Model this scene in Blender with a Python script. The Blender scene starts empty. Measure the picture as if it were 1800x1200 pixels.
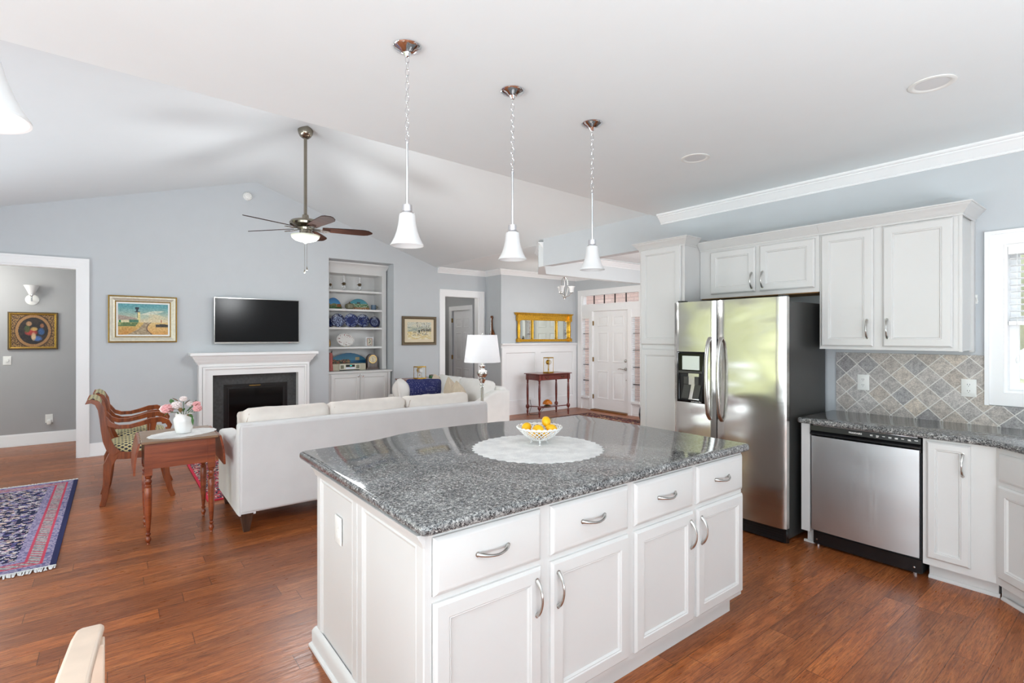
import bpy, bmesh, math, random
from math import sin, cos, pi, radians, sqrt, atan2
from mathutils import Vector, Matrix, noise

random.seed(7)
scene = bpy.context.scene
COL = scene.collection

# ------------------------------------------------------------------ camera
cam_d = bpy.data.cameras.new('camera')
cam = bpy.data.objects.new('camera', cam_d)
COL.objects.link(cam)
cam_d.sensor_width = 36.0
cam_d.lens = 18.0                      # 900 px on an 1800 px wide frame
cam_d.shift_y = -8.5 / 1800.0
cam_d.clip_start = 0.02
cam_d.clip_end = 200
cam.location = (0, 0, 1.5)
cam.rotation_euler = (radians(90), 0, -math.atan(698 / 900))
scene.camera = cam

# ------------------------------------------------------------------ view
vs = scene.view_settings
scene.display_settings.display_device = 'sRGB'
vs.view_transform = 'Standard'
vs.look = 'None'
vs.gamma = 1.0
vs.exposure = 0.33
vs.use_curve_mapping = False
cy = scene.cycles
cy.use_denoising = True
cy.max_bounces = 8
cy.diffuse_bounces = 5
cy.glossy_bounces = 4
cy.transmission_bounces = 6
cy.transparent_max_bounces = 8
cy.caustics_reflective = False
cy.caustics_refractive = False
cy.sample_clamp_indirect = 6.0

# ------------------------------------------------------------------ world
world = bpy.data.worlds.new('world')
scene.world = world
world.use_nodes = True
wn, wl = world.node_tree.nodes, world.node_tree.links
wn.clear()
w_out = wn.new('ShaderNodeOutputWorld')
w_bg = wn.new('ShaderNodeBackground')
w_tc = wn.new('ShaderNodeTexCoord')
w_sep = wn.new('ShaderNodeSeparateXYZ')
w_map = wn.new('ShaderNodeMapRange')
w_ramp = wn.new('ShaderNodeValToRGB')
wl.new(w_tc.outputs['Generated'], w_sep.inputs[0])
wl.new(w_sep.outputs['Z'], w_map.inputs['Value'])
w_map.inputs['From Min'].default_value = -1
w_map.inputs['From Max'].default_value = 1
wl.new(w_map.outputs[0], w_ramp.inputs[0])
cr = w_ramp.color_ramp
cr.elements[0].position = 0.0
cr.elements[0].color = (0.76, 0.84, 0.92, 1)
cr.elements[1].position = 1.0
cr.elements[1].color = (0.90, 1.04, 1.24, 1)
e = cr.elements.new(0.47); e.color = (0.76, 0.84, 0.90, 1)
e = cr.elements.new(0.52); e.color = (0.875, 0.975, 1.08, 1)
wl.new(w_ramp.outputs[0], w_bg.inputs['Color'])
w_bg.inputs['Strength'].default_value = 1.7
wl.new(w_bg.outputs[0], w_out.inputs[0])


def area(name, loc, rot, sx, sy, power, color=(1, 1, 1)):
    d = bpy.data.lights.new(name, 'AREA')
    d.shape = 'RECTANGLE'
    d.size, d.size_y = sx, sy
    d.energy = power
    d.color = color
    o = bpy.data.objects.new(name, d)
    o.location = loc
    o.rotation_euler = rot
    COL.objects.link(o)
    return o


# added area lights out of view that fill the ceiling, vault, foyer and island
area('ceiling_fill_light', (-.2, -2.1, .4), (radians(172), 0, radians(-16)), 4.2, 1.6, 262, (.85, .955, 1.02))  # added panel behind the camera, aimed up to brighten the kitchen ceiling
area('vault_fill_light', (-4.3, 5.4, -.19), (0, radians(180), 0), 3.2, 5.0, 440, (.86, .955, 1.04))  # added panel lying outside the left door, lifts the vault
area('foyer_fill_light', (6.2, 3.2, 1.6), (radians(90), 0, 0), 2.4, 2.0, 34, (.96, .98, 1.0))  # added panel facing the foyer; no window is modelled here
area('island_fill_light', (-2.9, .7, 1.25), (0, radians(-90), 0), 2.0, 3.0, 62, (.90, .97, 1.0))  # added panel at the open left side, brightens the island's end


def lamp(name, loc, power, radius=.08, color=(1, .97, .92)):
    d = bpy.data.lights.new(name, 'POINT')
    d.energy = power
    d.shadow_soft_size = radius
    d.color = color
    o = bpy.data.objects.new(name, d)
    o.location = loc
    COL.objects.link(o)
    return o


lamp('fan_lamp', (1.66, 5.83, 2.18), 46, .2, (.95, .98, 1))

# ------------------------------------------------------------------ colour and materials


def lin(c):
    c = c / 255.0
    return c / 12.92 if c <= 0.04045 else ((c + 0.055) / 1.055) ** 2.4


def rgb(r, g, b):
    return (lin(r), lin(g), lin(b), 1.0)


class NT:
    """small helper round a material's node tree"""
    def __init__(s, name):
        s.m = bpy.data.materials.new(name)
        s.m.use_nodes = True
        s.n, s.l = s.m.node_tree.nodes, s.m.node_tree.links
        s.b = s.n['Principled BSDF']

    def new(s, t, **kw):
        n = s.n.new(t)
        for k, v in kw.items():
            setattr(n, k, v)
        return n

    def link(s, a, b):
        s.l.new(a, b)

    def math(s, op, a, b=None, c=None):
        n = s.n.new('ShaderNodeMath'); n.operation = op
        for i, v in enumerate((a, b, c)):
            if v is None:
                continue
            if hasattr(v, 'is_output'):
                s.l.new(v, n.inputs[i])
            else:
                n.inputs[i].default_value = v
        return n.outputs[0]

    def ramp(s, fac, stops, interp='LINEAR'):
        n = s.n.new('ShaderNodeValToRGB')
        n.color_ramp.interpolation = interp
        el = n.color_ramp.elements
        while len(el) > 1:
            el.remove(el[-1])
        el[0].position, el[0].color = stops[0]
        for p, c in stops[1:]:
            x = el.new(p); x.color = c
        if fac is not None:
            s.l.new(fac, n.inputs[0])
        return n.outputs[0]

    def mix(s, fac, a, b, mode='MIX'):
        n = s.n.new('ShaderNodeMix'); n.data_type = 'RGBA'; n.blend_type = mode
        for i, v in ((0, fac), (6, a), (7, b)):
            if hasattr(v, 'is_output'):
                s.l.new(v, n.inputs[i])
            else:
                n.inputs[i].default_value = v
        return n.outputs[2]

    def coords(s, kind='Object', scale=(1, 1, 1), rot=(0, 0, 0), loc=(0, 0, 0)):
        tc = s.n.new('ShaderNodeTexCoord')
        mp = s.n.new('ShaderNodeMapping')
        mp.inputs['Scale'].default_value = scale
        mp.inputs['Rotation'].default_value = rot
        mp.inputs['Location'].default_value = loc
        s.l.new(tc.outputs[kind], mp.inputs[0])
        return mp.outputs[0]

    def noise(s, vec, scale, detail=3, rough=0.5, dist=0.0):
        n = s.n.new('ShaderNodeTexNoise')
        n.inputs['Scale'].default_value = scale
        n.inputs['Detail'].default_value = detail
        n.inputs['Roughness'].default_value = rough
        n.inputs['Distortion'].default_value = dist
        if vec is not None:
            s.l.new(vec, n.inputs['Vector'])
        return n.outputs['Fac']

    def bump(s, h, strength=0.2, dist=0.002):
        n = s.n.new('ShaderNodeBump')
        n.inputs['Strength'].default_value = strength
        n.inputs['Distance'].default_value = dist
        s.l.new(h, n.inputs['Height'])
        s.l.new(n.outputs[0], s.b.inputs['Normal'])


def plain(name, col, rough=0.5, metal=0.0, var=0.03, scale=6.0, bump=0.0, bscale=60, coat=0.0, spec=None):
    t = NT(name)
    vec = t.coords()
    nz = t.noise(vec, scale, 3)
    lo = tuple(max(0, c * (1 - var)) for c in col[:3]) + (1,)
    hi = tuple(min(1, c * (1 + var)) for c in col[:3]) + (1,)
    t.link(t.ramp(nz, [(0.3, lo), (0.7, hi)]), t.b.inputs['Base Color'])
    t.b.inputs['Roughness'].default_value = rough
    t.b.inputs['Metallic'].default_value = metal
    if coat:
        t.b.inputs['Coat Weight'].default_value = coat
        t.b.inputs['Coat Roughness'].default_value = 0.08
    if spec is not None:
        t.b.inputs['Specular IOR Level'].default_value = spec
    if bump:
        t.bump(t.noise(vec, bscale, 4), bump, 0.001)
    return t.m


M = {}
M['wall'] = plain('painted wall blue grey', rgb(197, 201, 204), 0.85, bump=0.04, bscale=300, var=0.01)
M['hall_wall'] = plain('painted wall warm grey', rgb(176, 177, 178), 0.85, var=0.01)
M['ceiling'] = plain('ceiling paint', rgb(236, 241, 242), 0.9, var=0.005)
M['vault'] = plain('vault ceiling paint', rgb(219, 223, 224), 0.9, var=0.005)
M['trim'] = plain('white gloss trim', rgb(243, 243, 243), 0.35, var=0.006)
M['cab'] = plain('white cabinet lacquer', rgb(213, 212, 210), 0.32, var=0.006)
M['plastic_white'] = plain('white plastic', rgb(236, 236, 232), 0.35, var=0.01)
M['nickel'] = plain('brushed nickel', rgb(196, 194, 190), 0.24, 1.0, var=0.03, scale=40)
M['chrome'] = plain('polished chrome', rgb(225, 225, 228), 0.07, 1.0, var=0.01)
M['bronze'] = plain('antique nickel fan metal', rgb(150, 143, 130), 0.22, 1.0, var=0.04)
M['brass'] = plain('brass', rgb(205, 165, 70), 0.22, 1.0, var=0.08, scale=20)
M['gilt'] = plain('gilded carved wood', rgb(214, 162, 52), 0.32, 0.75, var=0.25, scale=45, bump=0.6, bscale=90)
M['black'] = plain('black plastic', rgb(22, 22, 24), 0.25, var=0.1)
M['black_matte'] = plain('matt black', rgb(20, 20, 21), 0.6, var=0.1)
M['black_gloss'] = plain('black glass', rgb(4, 4, 5), 0.08, var=0.02, spec=0.3)
M['slate'] = plain('honed black granite surround', rgb(66, 67, 68), 0.35, var=0.25, scale=35)
M['case_grey'] = plain('dark grey refrigerator side', rgb(70, 70, 68), 0.35, 0.3, var=0.05, bump=0.1, bscale=300)
def lace():
    t = NT('white crocheted cotton')
    vec = t.coords()
    v = t.new('ShaderNodeTexVoronoi'); v.inputs['Scale'].default_value = 150; v.inputs['Randomness'].default_value = .5
    t.link(vec, v.inputs['Vector'])
    hole = t.math('LESS_THAN', v.outputs['Distance'], .20)
    n = t.noise(vec, 14, 3)
    c = t.ramp(n, [(.35, rgb(222, 222, 221)), (.65, rgb(240, 240, 238))])
    t.link(t.mix(t.math('MULTIPLY', hole, .8), c, rgb(168, 168, 168)), t.b.inputs['Base Color'])
    t.b.inputs['Roughness'].default_value = .95
    t.bump(v.outputs['Distance'], .6, .002)
    return t.m


M['lacedoily'] = lace()
M['porcelain'] = plain('white porcelain', rgb(240, 240, 238), 0.12, var=0.01, coat=0.5)
M['paper'] = plain('cream mat board', rgb(222, 208, 180), 0.9, var=0.03)
M['upholstery'] = plain('white cotton slipcover', rgb(226, 224, 220), 0.95, var=0.03, scale=8, bump=0.25, bscale=500)
M['sofa_back'] = plain('white microfibre', rgb(222, 221, 220), 0.9, var=0.03, scale=5, bump=0.2, bscale=400)
M['cushion'] = plain('cream linen cushion', rgb(230, 222, 214), 0.95, var=0.04, scale=10, bump=0.5, bscale=60)
M['khaki'] = plain('beige linen pillow', rgb(190, 176, 156), 0.95, var=0.06, scale=14, bump=0.4, bscale=80)
M['seam'] = plain('cushion piping', rgb(196, 176, 160), 0.9, var=0.05)
def lamp_linen():
    t = NT('white linen lampshade')
    d = t.new('ShaderNodeBsdfDiffuse'); d.inputs['Color'].default_value = rgb(234, 236, 240)
    tr = t.new('ShaderNodeBsdfTranslucent'); tr.inputs['Color'].default_value = rgb(240, 240, 240)
    mx = t.new('ShaderNodeMixShader'); mx.inputs[0].default_value = .35
    t.link(d.outputs[0], mx.inputs[1]); t.link(tr.outputs[0], mx.inputs[2])
    nb = t.new('ShaderNodeBump'); nb.inputs['Strength'].default_value = .1; nb.inputs['Distance'].default_value = .001
    t.link(t.noise(t.coords(), 500, 2), nb.inputs['Height']); t.link(nb.outputs[0], d.inputs['Normal'])
    t.link(mx.outputs[0], t.n['Material Output'].inputs['Surface'])
    return t.m


M['shade'] = lamp_linen()
M['pale_wood'] = plain('pale limed wood', rgb(226, 204, 184), 0.4, var=0.06, scale=12)
M['blind'] = plain('white blind slat', rgb(245, 245, 244), 0.5, var=0.01)
M['mirror'] = plain('mirror glass', rgb(222, 228, 220), 0.03, 1.0, var=0.0)
M['fleece'] = plain('white fleece mat', rgb(240, 238, 232), 1.0, var=0.06, scale=60, bump=1.0, bscale=90)
M['darkblue'] = plain('dark navy glaze', rgb(34, 44, 62), 0.25, var=0.1)
M['silver_wood'] = plain('silvered picture frame', rgb(214, 208, 190), 0.35, 0.35, var=0.08, scale=40)
M['gold_edge'] = plain('gold frame edge', rgb(168, 134, 62), 0.4, 0.6, var=0.3, scale=120)
M['dark_frame'] = plain('dark bronze frame', rgb(92, 76, 52), 0.4, 0.2, var=0.12, scale=60)
M['stem'] = plain('green stem', rgb(70, 100, 48), 0.6, var=0.1)
M['leaf'] = plain('green leaf', rgb(74, 120, 62), 0.5, var=0.25, scale=40)
M['leaf_brown'] = plain('brown autumn leaf', rgb(120, 92, 54), 0.6, var=0.3, scale=40)
M['petal_pink'] = plain('pink petals', rgb(238, 176, 178), 0.7, var=0.12, scale=60)
M['petal_white'] = plain('white petals', rgb(245, 232, 230), 0.7, var=0.05, scale=60)
M['lemon'] = plain('yellow lemon peel', rgb(250, 190, 8), 0.32, var=0.06, scale=30, bump=0.4, bscale=220)
M['amber'] = plain('amber glass', rgb(196, 112, 28), 0.15, var=0.2, scale=40)
M['green_glass'] = plain('green glass', rgb(34, 84, 40), 0.12, var=0.3, scale=50)
M['copper_red'] = plain('red painted wood', rgb(168, 82, 74), 0.5, var=0.2, scale=40)
M['radio'] = plain('champagne radio plastic', rgb(176, 168, 146), 0.4, var=0.03)
M['radio_face'] = plain('silver radio face', rgb(206, 202, 184), 0.35, var=0.03)
M['stone_grey'] = plain('stoneware glaze', rgb(110, 108, 84), 0.35, var=0.3, scale=50)
M['hinge'] = plain('antique brass hinge', rgb(150, 118, 70), 0.35, 0.9, var=0.1)
M['threshold'] = plain('oak threshold', rgb(130, 84, 40), 0.5, var=0.15)
M['pale_ground'] = plain('pale neutral outside ground', rgb(196, 198, 194), 0.9, var=0.05, scale=2)
M['cherry_ply'] = plain('unfinished birch cabinet floor', rgb(150, 112, 62), 0.6, var=0.1)


def glassy(name, col=(1, 1, 1, 1), rough=0.0, ior=1.1, alpha=0.25):
    t = NT(name)
    t.b.inputs['Base Color'].default_value = col
    t.b.inputs['Roughness'].default_value = 0.03
    t.b.inputs['Alpha'].default_value = alpha
    t.b.inputs['IOR'].default_value = 1.5
    return t.m


M['pane'] = glassy('window glass', (0.9, 0.95, 0.95, 1), alpha=0.12)
M['clear'] = glassy('clear lamp glass', (0.85, 0.87, 0.87, 1), alpha=0.3)


def frosted(name, glow):
    t = NT(name)
    t.b.inputs['Base Color'].default_value = rgb(222, 222, 222)
    t.b.inputs['Roughness'].default_value = 0.35
    t.b.inputs['Subsurface Weight'].default_value = 0.0
    t.b.inputs['Emission Color'].default_value = (1, 1, 1, 1)
    t.b.inputs['Emission Strength'].default_value = glow
    vec = t.coords()
    t.bump(t.noise(vec, 90, 2), 0.03, 0.001)
    return t.m


M['frost'] = frosted('frosted white lamp glass', 0.0)
M['frost_bowl'] = frosted('alabaster glass bowl', 0.02)
M['frost_bowl'].node_tree.nodes['Principled BSDF'].inputs['Base Color'].default_value = rgb(214, 218, 200)


def wood(name, c1, c2, axis='X', scale=1.0, rough=0.3, coat=0.3):
    t = NT(name)
    st = {'X': (2.0, 26, 26), 'Y': (26, 2.0, 26), 'Z': (26, 26, 2.0)}[axis]
    vec = t.coords('Object', tuple(v * scale for v in st))
    nz = t.noise(vec, 1.6, 6, 0.6, 0.8)
    t.link(t.ramp(nz, [(0.3, c1), (0.68, c2)]), t.b.inputs['Base Color'])
    t.b.inputs['Roughness'].default_value = rough
    t.b.inputs['Coat Weight'].default_value = coat
    t.b.inputs['Coat Roughness'].default_value = 0.15
    t.bump(nz, 0.08, 0.001)
    return t.m


M['mahog'] = wood('mahogany chair wood', rgb(86, 36, 16), rgb(158, 82, 38), 'Z', 0.5)
M['cherry'] = wood('cherry table wood', rgb(104, 42, 20), rgb(160, 80, 40), 'X', 0.6)
M['cherry_top'] = wood('worn cherry table top', rgb(120, 88, 62), rgb(150, 116, 84), 'X', 0.6)
M['redwood'] = wood('reddish mahogany table wood', rgb(84, 28, 22), rgb(128, 52, 40), 'X', 0.6)
M['blade'] = wood('dark walnut fan blade', rgb(34, 20, 15), rgb(60, 36, 27), 'X', 0.6, 0.75, 0.0)
M['blade'].node_tree.nodes['Principled BSDF'].inputs['Specular IOR Level'].default_value = 0.1
M['dark_wood'] = wood('dark walnut', rgb(50, 34, 28), rgb(86, 62, 50), 'Z', 0.8)
M['lute'] = wood('varnished lute wood', rgb(70, 34, 10), rgb(140, 78, 26), 'Z', 0.8, 0.2)


def steel(name, col, axis='Z', rough=0.2, wobble=0.0):
    t = NT(name)
    t.b.inputs['Base Color'].default_value = col
    t.b.inputs['Metallic'].default_value = 1.0
    sc = {'Z': (4, 900, 4), 'Y': (4, 4, 900)}[axis]
    vec = t.coords('Object', sc)
    nz = t.noise(vec, 1.0, 2)
    r = t.ramp(nz, [(0.3, (rough * 0.85,) * 3 + (1,)), (0.7, (rough * 1.2,) * 3 + (1,))])
    t.link(r, t.b.inputs['Roughness'])
    t.b.inputs['Anisotropic'].default_value = 0.3
    if wobble:
        v2 = t.coords('Object', (1, 1.2, 2.6))
        n2 = t.noise(v2, 1.7, 1, 0.4)
        t.bump(n2, 1.0, wobble)
    return t.m


M['steel'] = steel('stainless steel door', rgb(206, 204, 200), 'Y', 0.17, 0.012)
M['steel_dw'] = steel('stainless dishwasher panel', rgb(214, 220, 224), 'Z', 0.34, 0.004)


def granite():
    t = NT('grey speckled granite')
    vec = t.coords()
    v1 = t.new('ShaderNodeTexVoronoi'); v1.inputs['Scale'].default_value = 270
    v2 = t.new('ShaderNodeTexVoronoi'); v2.inputs['Scale'].default_value = 125
    warp = t.noise(vec, 60, 3)
    wv = t.new('ShaderNodeVectorMath'); wv.operation = 'ADD'
    ws = t.new('ShaderNodeVectorMath'); ws.operation = 'SCALE'
    nn = t.new('ShaderNodeTexNoise'); nn.inputs['Scale'].default_value = 120; nn.inputs['Detail'].default_value = 3
    t.link(vec, nn.inputs['Vector'])
    t.link(nn.outputs['Color'], ws.inputs[0]); ws.inputs['Scale'].default_value = 0.02
    t.link(vec, wv.inputs[0]); t.link(ws.outputs[0], wv.inputs[1])
    t.link(wv.outputs[0], v1.inputs['Vector']); t.link(wv.outputs[0], v2.inputs['Vector'])
    s1 = t.new('ShaderNodeSeparateColor'); t.link(v1.outputs['Color'], s1.inputs[0])
    s2 = t.new('ShaderNodeSeparateColor'); t.link(v2.outputs['Color'], s2.inputs[0])
    big = t.noise(vec, 7, 4, 0.6)
    f = t.math('ADD', t.math('MULTIPLY', s1.outputs[0], 0.60), t.math('MULTIPLY', s2.outputs[1], 0.40))
    f = t.math('ADD', f, t.math('MULTIPLY', t.math('SUBTRACT', big, 0.5), 0.30))
    c = t.ramp(f, [(0.12, rgb(30, 31, 33)), (0.28, rgb(60, 61, 63)), (0.42, rgb(96, 97, 98)),
                   (0.56, rgb(126, 127, 127)), (0.74, rgb(150, 150, 148)), (0.90, rgb(200, 200, 196))])
    t.link(c, t.b.inputs['Base Color'])
    t.b.inputs['Roughness'].default_value = 0.09
    t.b.inputs['Specular IOR Level'].default_value = 0.6
    return t.m


M['granite'] = granite()


def floor_mat():
    t = NT('hand scraped hickory planks')
    tc = t.new('ShaderNodeTexCoord')
    sp = t.new('ShaderNodeSeparateXYZ')
    t.link(tc.outputs['Object'], sp.inputs[0])
    X, Y = sp.outputs['X'], sp.outputs['Y']
    W = 0.127
    row = t.math('FLOOR', t.math('DIVIDE', Y, W))
    wn1 = t.new('ShaderNodeTexWhiteNoise', noise_dimensions='1D'); t.link(row, wn1.inputs['W'])
    off = t.math('MULTIPLY', wn1.outputs['Value'], 3.0)
    L = 1.05
    xo = t.math('DIVIDE', t.math('ADD', X, off), L)
    col = t.math('FLOOR', xo)
    idv = t.new('ShaderNodeCombineXYZ'); t.link(row, idv.inputs[0]); t.link(col, idv.inputs[1])
    wn2 = t.new('ShaderNodeTexWhiteNoise', noise_dimensions='3D'); t.link(idv.outputs[0], wn2.inputs['Vector'])
    pid = wn2.outputs['Value']
    # grain coordinates, shifted per plank
    cx = t.new('ShaderNodeCombineXYZ')
    t.link(t.math('ADD', t.math('MULTIPLY', X, 1.5), t.math('MULTIPLY', pid, 37.0)), cx.inputs[0])
    t.link(t.math('ADD', t.math('MULTIPLY', Y, 12.0), t.math('MULTIPLY', pid, 11.0)), cx.inputs[1])
    g1 = t.noise(cx.outputs[0], 1.6, 5, 0.6, 1.2)
    g2 = t.noise(cx.outputs[0], 7.0, 4, 0.6, 0.6)
    base = t.ramp(g1, [(0.25, rgb(146, 82, 44)), (0.5, rgb(186, 112, 64)), (0.75, rgb(212, 138, 84))])
    tint = t.ramp(pid, [(0.0, rgb(206, 196, 196)), (0.35, rgb(226, 218, 212)), (0.7, rgb(240, 230, 218)), (1.0, rgb(255, 240, 220))])
    c = t.mix(1.0, base, tint, 'MULTIPLY')
    # wavy dark growth lines
    wv = t.math('SINE', t.math('MULTIPLY', g1, 95.0))
    ln = t.math('MULTIPLY', t.math('GREATER_THAN', wv, 0.93), t.math('GREATER_THAN', g2, 0.50))
    c = t.mix(t.math('MULTIPLY', ln, 0.5), c, rgb(70, 38, 26))
    cg = t.new('ShaderNodeCombineXYZ')
    t.link(t.math('ADD', t.math('MULTIPLY', X, 9.0), t.math('MULTIPLY', pid, 17.0)), cg.inputs[0]); t.link(t.math('MULTIPLY', Y, 150.0), cg.inputs[1])
    g3 = t.noise(cg.outputs[0], 1.0, 4, 0.7)
    c = t.mix(t.ramp(g3, [(0.42, (0, 0, 0, 1)), (0.66, (.7, .7, .7, 1))]), c, rgb(84, 46, 28))
    # dark scraped flecks
    fl = t.ramp(g2, [(0.60, (0, 0, 0, 1)), (0.70, (1, 1, 1, 1))])
    c = t.mix(t.math('MULTIPLY', fl, 0.42), c, rgb(62, 36, 28))
    # seams
    fy = t.math('FRACT', t.math('DIVIDE', Y, W))
    ey = t.math('MINIMUM', fy, t.math('SUBTRACT', 1.0, fy))
    fx = t.math('FRACT', xo)
    ex = t.math('MINIMUM', fx, t.math('SUBTRACT', 1.0, fx))
    sy = t.math('LESS_THAN', ey, 0.011)
    sx = t.math('LESS_THAN', ex, 0.0016)
    seam = t.math('MAXIMUM', sy, sx)
    c = t.mix(t.math('MULTIPLY', seam, 0.65), c, rgb(44, 24, 16))
    t.link(c, t.b.inputs['Base Color'])
    t.b.inputs['Specular IOR Level'].default_value = 0.38
    rr = t.ramp(g2, [(0.3, (0.26,) * 3 + (1,)), (0.8, (0.42,) * 3 + (1,))])
    t.link(rr, t.b.inputs['Roughness'])
    h = t.math('SUBTRACT', t.math('MULTIPLY', g1, 0.6), t.math('MULTIPLY', seam, 0.6))
    t.bump(h, 0.35, 0.003)
    return t.m


M['floor'] = floor_mat()


def tile_mat():
    t = NT('tumbled travertine diamond tile')
    tc = t.new('ShaderNodeTexCoord')
    sp = t.new('ShaderNodeSeparateXYZ'); t.link(tc.outputs['Object'], sp.inputs[0])
    k = 1 / sqrt(2)
    y0, z0, S = 1.495, 1.215, 0.1035
    u = t.math('SUBTRACT', sp.outputs['Y'], y0)
    v = t.math('SUBTRACT', sp.outputs['Z'], z0)
    a = t.math('ADD', t.math('DIVIDE', t.math('MULTIPLY', t.math('ADD', u, v), k), S), 100.5)
    b = t.math('ADD', t.math('DIVIDE', t.math('MULTIPLY', t.math('SUBTRACT', v, u), k), S), 100.5)
    ia, ib = t.math('FLOOR', a), t.math('FLOOR', b)
    fa, fb = t.math('FRACT', a), t.math('FRACT', b)
    ea = t.math('MINIMUM', fa, t.math('SUBTRACT', 1.0, fa))
    eb = t.math('MINIMUM', fb, t.math('SUBTRACT', 1.0, fb))
    vec = t.coords()
    wob = t.math('MULTIPLY', t.math('SUBTRACT', t.noise(vec, 60, 2), 0.5), 0.03)
    grout = t.math('LESS_THAN', t.math('ADD', t.math('MINIMUM', ea, eb), wob), 0.026)
    idv = t.new('ShaderNodeCombineXYZ'); t.link(ia, idv.inputs[0]); t.link(ib, idv.inputs[1])
    wn = t.new('ShaderNodeTexWhiteNoise', noise_dimensions='3D'); t.link(idv.outputs[0], wn.inputs['Vector'])
    n1 = t.noise(vec, 38, 5, 0.7)
    n2 = t.noise(vec, 150, 4, 0.6)
    base = t.ramp(wn.outputs['Value'], [(0.0, rgb(172, 170, 170)), (0.25, rgb(200, 199, 198)), (0.5, rgb(216, 206, 194)),
                                         (0.75, rgb(214, 212, 210)), (1.0, rgb(232, 220, 204))])
    c = t.mix(0.85, base, t.ramp(n1, [(0.3, rgb(178, 176, 178)), (0.66, rgb(255, 253, 252))]), 'MULTIPLY')
    c = t.mix(0.4, c, t.ramp(n2, [(0.34, rgb(110, 106, 104)), (0.58, rgb(255, 254, 254))]), 'MULTIPLY')
    c = t.mix(grout, c, rgb(222, 220, 214))
    t.link(c, t.b.inputs['Base Color'])
    t.b.inputs['Roughness'].default_value = 0.45
    h = t.math('SUBTRACT', t.math('MULTIPLY', n1, 0.4), grout)
    t.bump(h, 0.5, 0.002)
    return t.m


M['tile'] = tile_mat()


def brick_mat():
    t = NT('pinkish brick masonry')
    tc = t.new('ShaderNodeTexCoord')
    sp = t.new('ShaderNodeSeparateXYZ'); t.link(tc.outputs['Object'], sp.inputs[0])
    cb = t.new('ShaderNodeCombineXYZ'); t.link(sp.outputs['Y'], cb.inputs[0]); t.link(sp.outputs['Z'], cb.inputs[1])
    br = t.new('ShaderNodeTexBrick')
    t.link(cb.outputs[0], br.inputs['Vector'])
    br.inputs['Scale'].default_value = 1.0
    br.inputs['Brick Width'].default_value = 0.22
    br.inputs['Row Height'].default_value = 0.075
    br.inputs['Mortar Size'].default_value = 0.006
    br.inputs['Color1'].default_value = rgb(226, 190, 172)
    br.inputs['Color2'].default_value = rgb(206, 164, 146)
    br.inputs['Mortar'].default_value = rgb(170, 140, 130)
    t.link(br.outputs['Color'], t.b.inputs['Base Color'])
    t.b.inputs['Roughness'].default_value = 0.9
    return t.m


M['brick'] = brick_mat()


def foliage_mat():
    t = NT('sunlit yellow green foliage')
    vec = t.coords()
    n = t.noise(vec, 1.2, 6, 0.7)
    t.link(t.ramp(n, [(0.3, rgb(160, 168, 118)), (0.5, rgb(204, 202, 152)), (0.7, rgb(222, 218, 178))]), t.b.inputs['Base Color'])
    t.b.inputs['Roughness'].default_value = 1.0
    return t.m


M['foliage'] = foliage_mat()


def seat_fabric():
    t = NT('navy and gold trellis fabric')
    tc = t.new('ShaderNodeTexCoord')
    sp = t.new('ShaderNodeSeparateXYZ'); t.link(tc.outputs['Object'], sp.inputs[0])
    S = 0.052
    u = t.math('DIVIDE', t.math('ADD', sp.outputs['X'], sp.outputs['Y']), S)
    w = t.math('DIVIDE', t.math('SUBTRACT', sp.outputs['X'], sp.outputs['Y']), S)
    zz = t.math('MULTIPLY', sp.outputs['Z'], 1.4 / S)
    u = t.math('ADD', u, zz); w = t.math('SUBTRACT', w, zz)
    fa, fb = t.math('FRACT', t.math('ADD', u, 50.0)), t.math('FRACT', t.math('ADD', w, 50.0))
    da = t.math('ABSOLUTE', t.math('SUBTRACT', fa, 0.5)); db = t.math('ABSOLUTE', t.math('SUBTRACT', fb, 0.5))
    m = t.math('LESS_THAN', t.math('MAXIMUM', da, db), 0.31)
    c = t.mix(m, rgb(206, 194, 146), rgb(38, 44, 60))
    t.link(c, t.b.inputs['Base Color'])
    t.b.inputs['Roughness'].default_value = 0.85
    t.bump(t.noise(t.coords(), 300, 2), 0.2, 0.001)
    return t.m


M['trellis'] = seat_fabric()


def dot_fabric():
    t = NT('navy fabric with white dots')
    vec = t.coords()
    v = t.new('ShaderNodeTexVoronoi'); v.inputs['Scale'].default_value = 55; v.inputs['Randomness'].default_value = 0.25
    t.link(vec, v.inputs['Vector'])
    m = t.math('LESS_THAN', v.outputs['Distance'], 0.17)
    t.link(t.mix(m, rgb(28, 34, 88), rgb(190, 190, 215)), t.b.inputs['Base Color'])
    t.b.inputs['Roughness'].default_value = 0.85
    return t.m


M['navy_dots'] = dot_fabric()


def attr_mat(name, rough=0.7, bumpy=0.0):
    t = NT(name)
    a = t.new('ShaderNodeAttribute'); a.attribute_name = 'Col'
    n = t.noise(t.coords(), 90, 3)
    c = t.mix(0.25, a.outputs['Color'], t.ramp(n, [(0.3, (0.55, 0.55, 0.55, 1)), (0.7, (1, 1, 1, 1))]), 'MULTIPLY')
    t.link(c, t.b.inputs['Base Color'])
    t.b.inputs['Roughness'].default_value = rough
    if bumpy:
        t.bump(t.noise(t.coords(), 250, 3), bumpy, 0.002)
    return t.m


M['paint'] = attr_mat('painted picture surface', 0.5)
M['glaze'] = attr_mat('glazed painted china', 0.15)
M['pile'] = attr_mat('woven wool pile', 1.0, 0.6)

# ------------------------------------------------------------------ mesh builder


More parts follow.
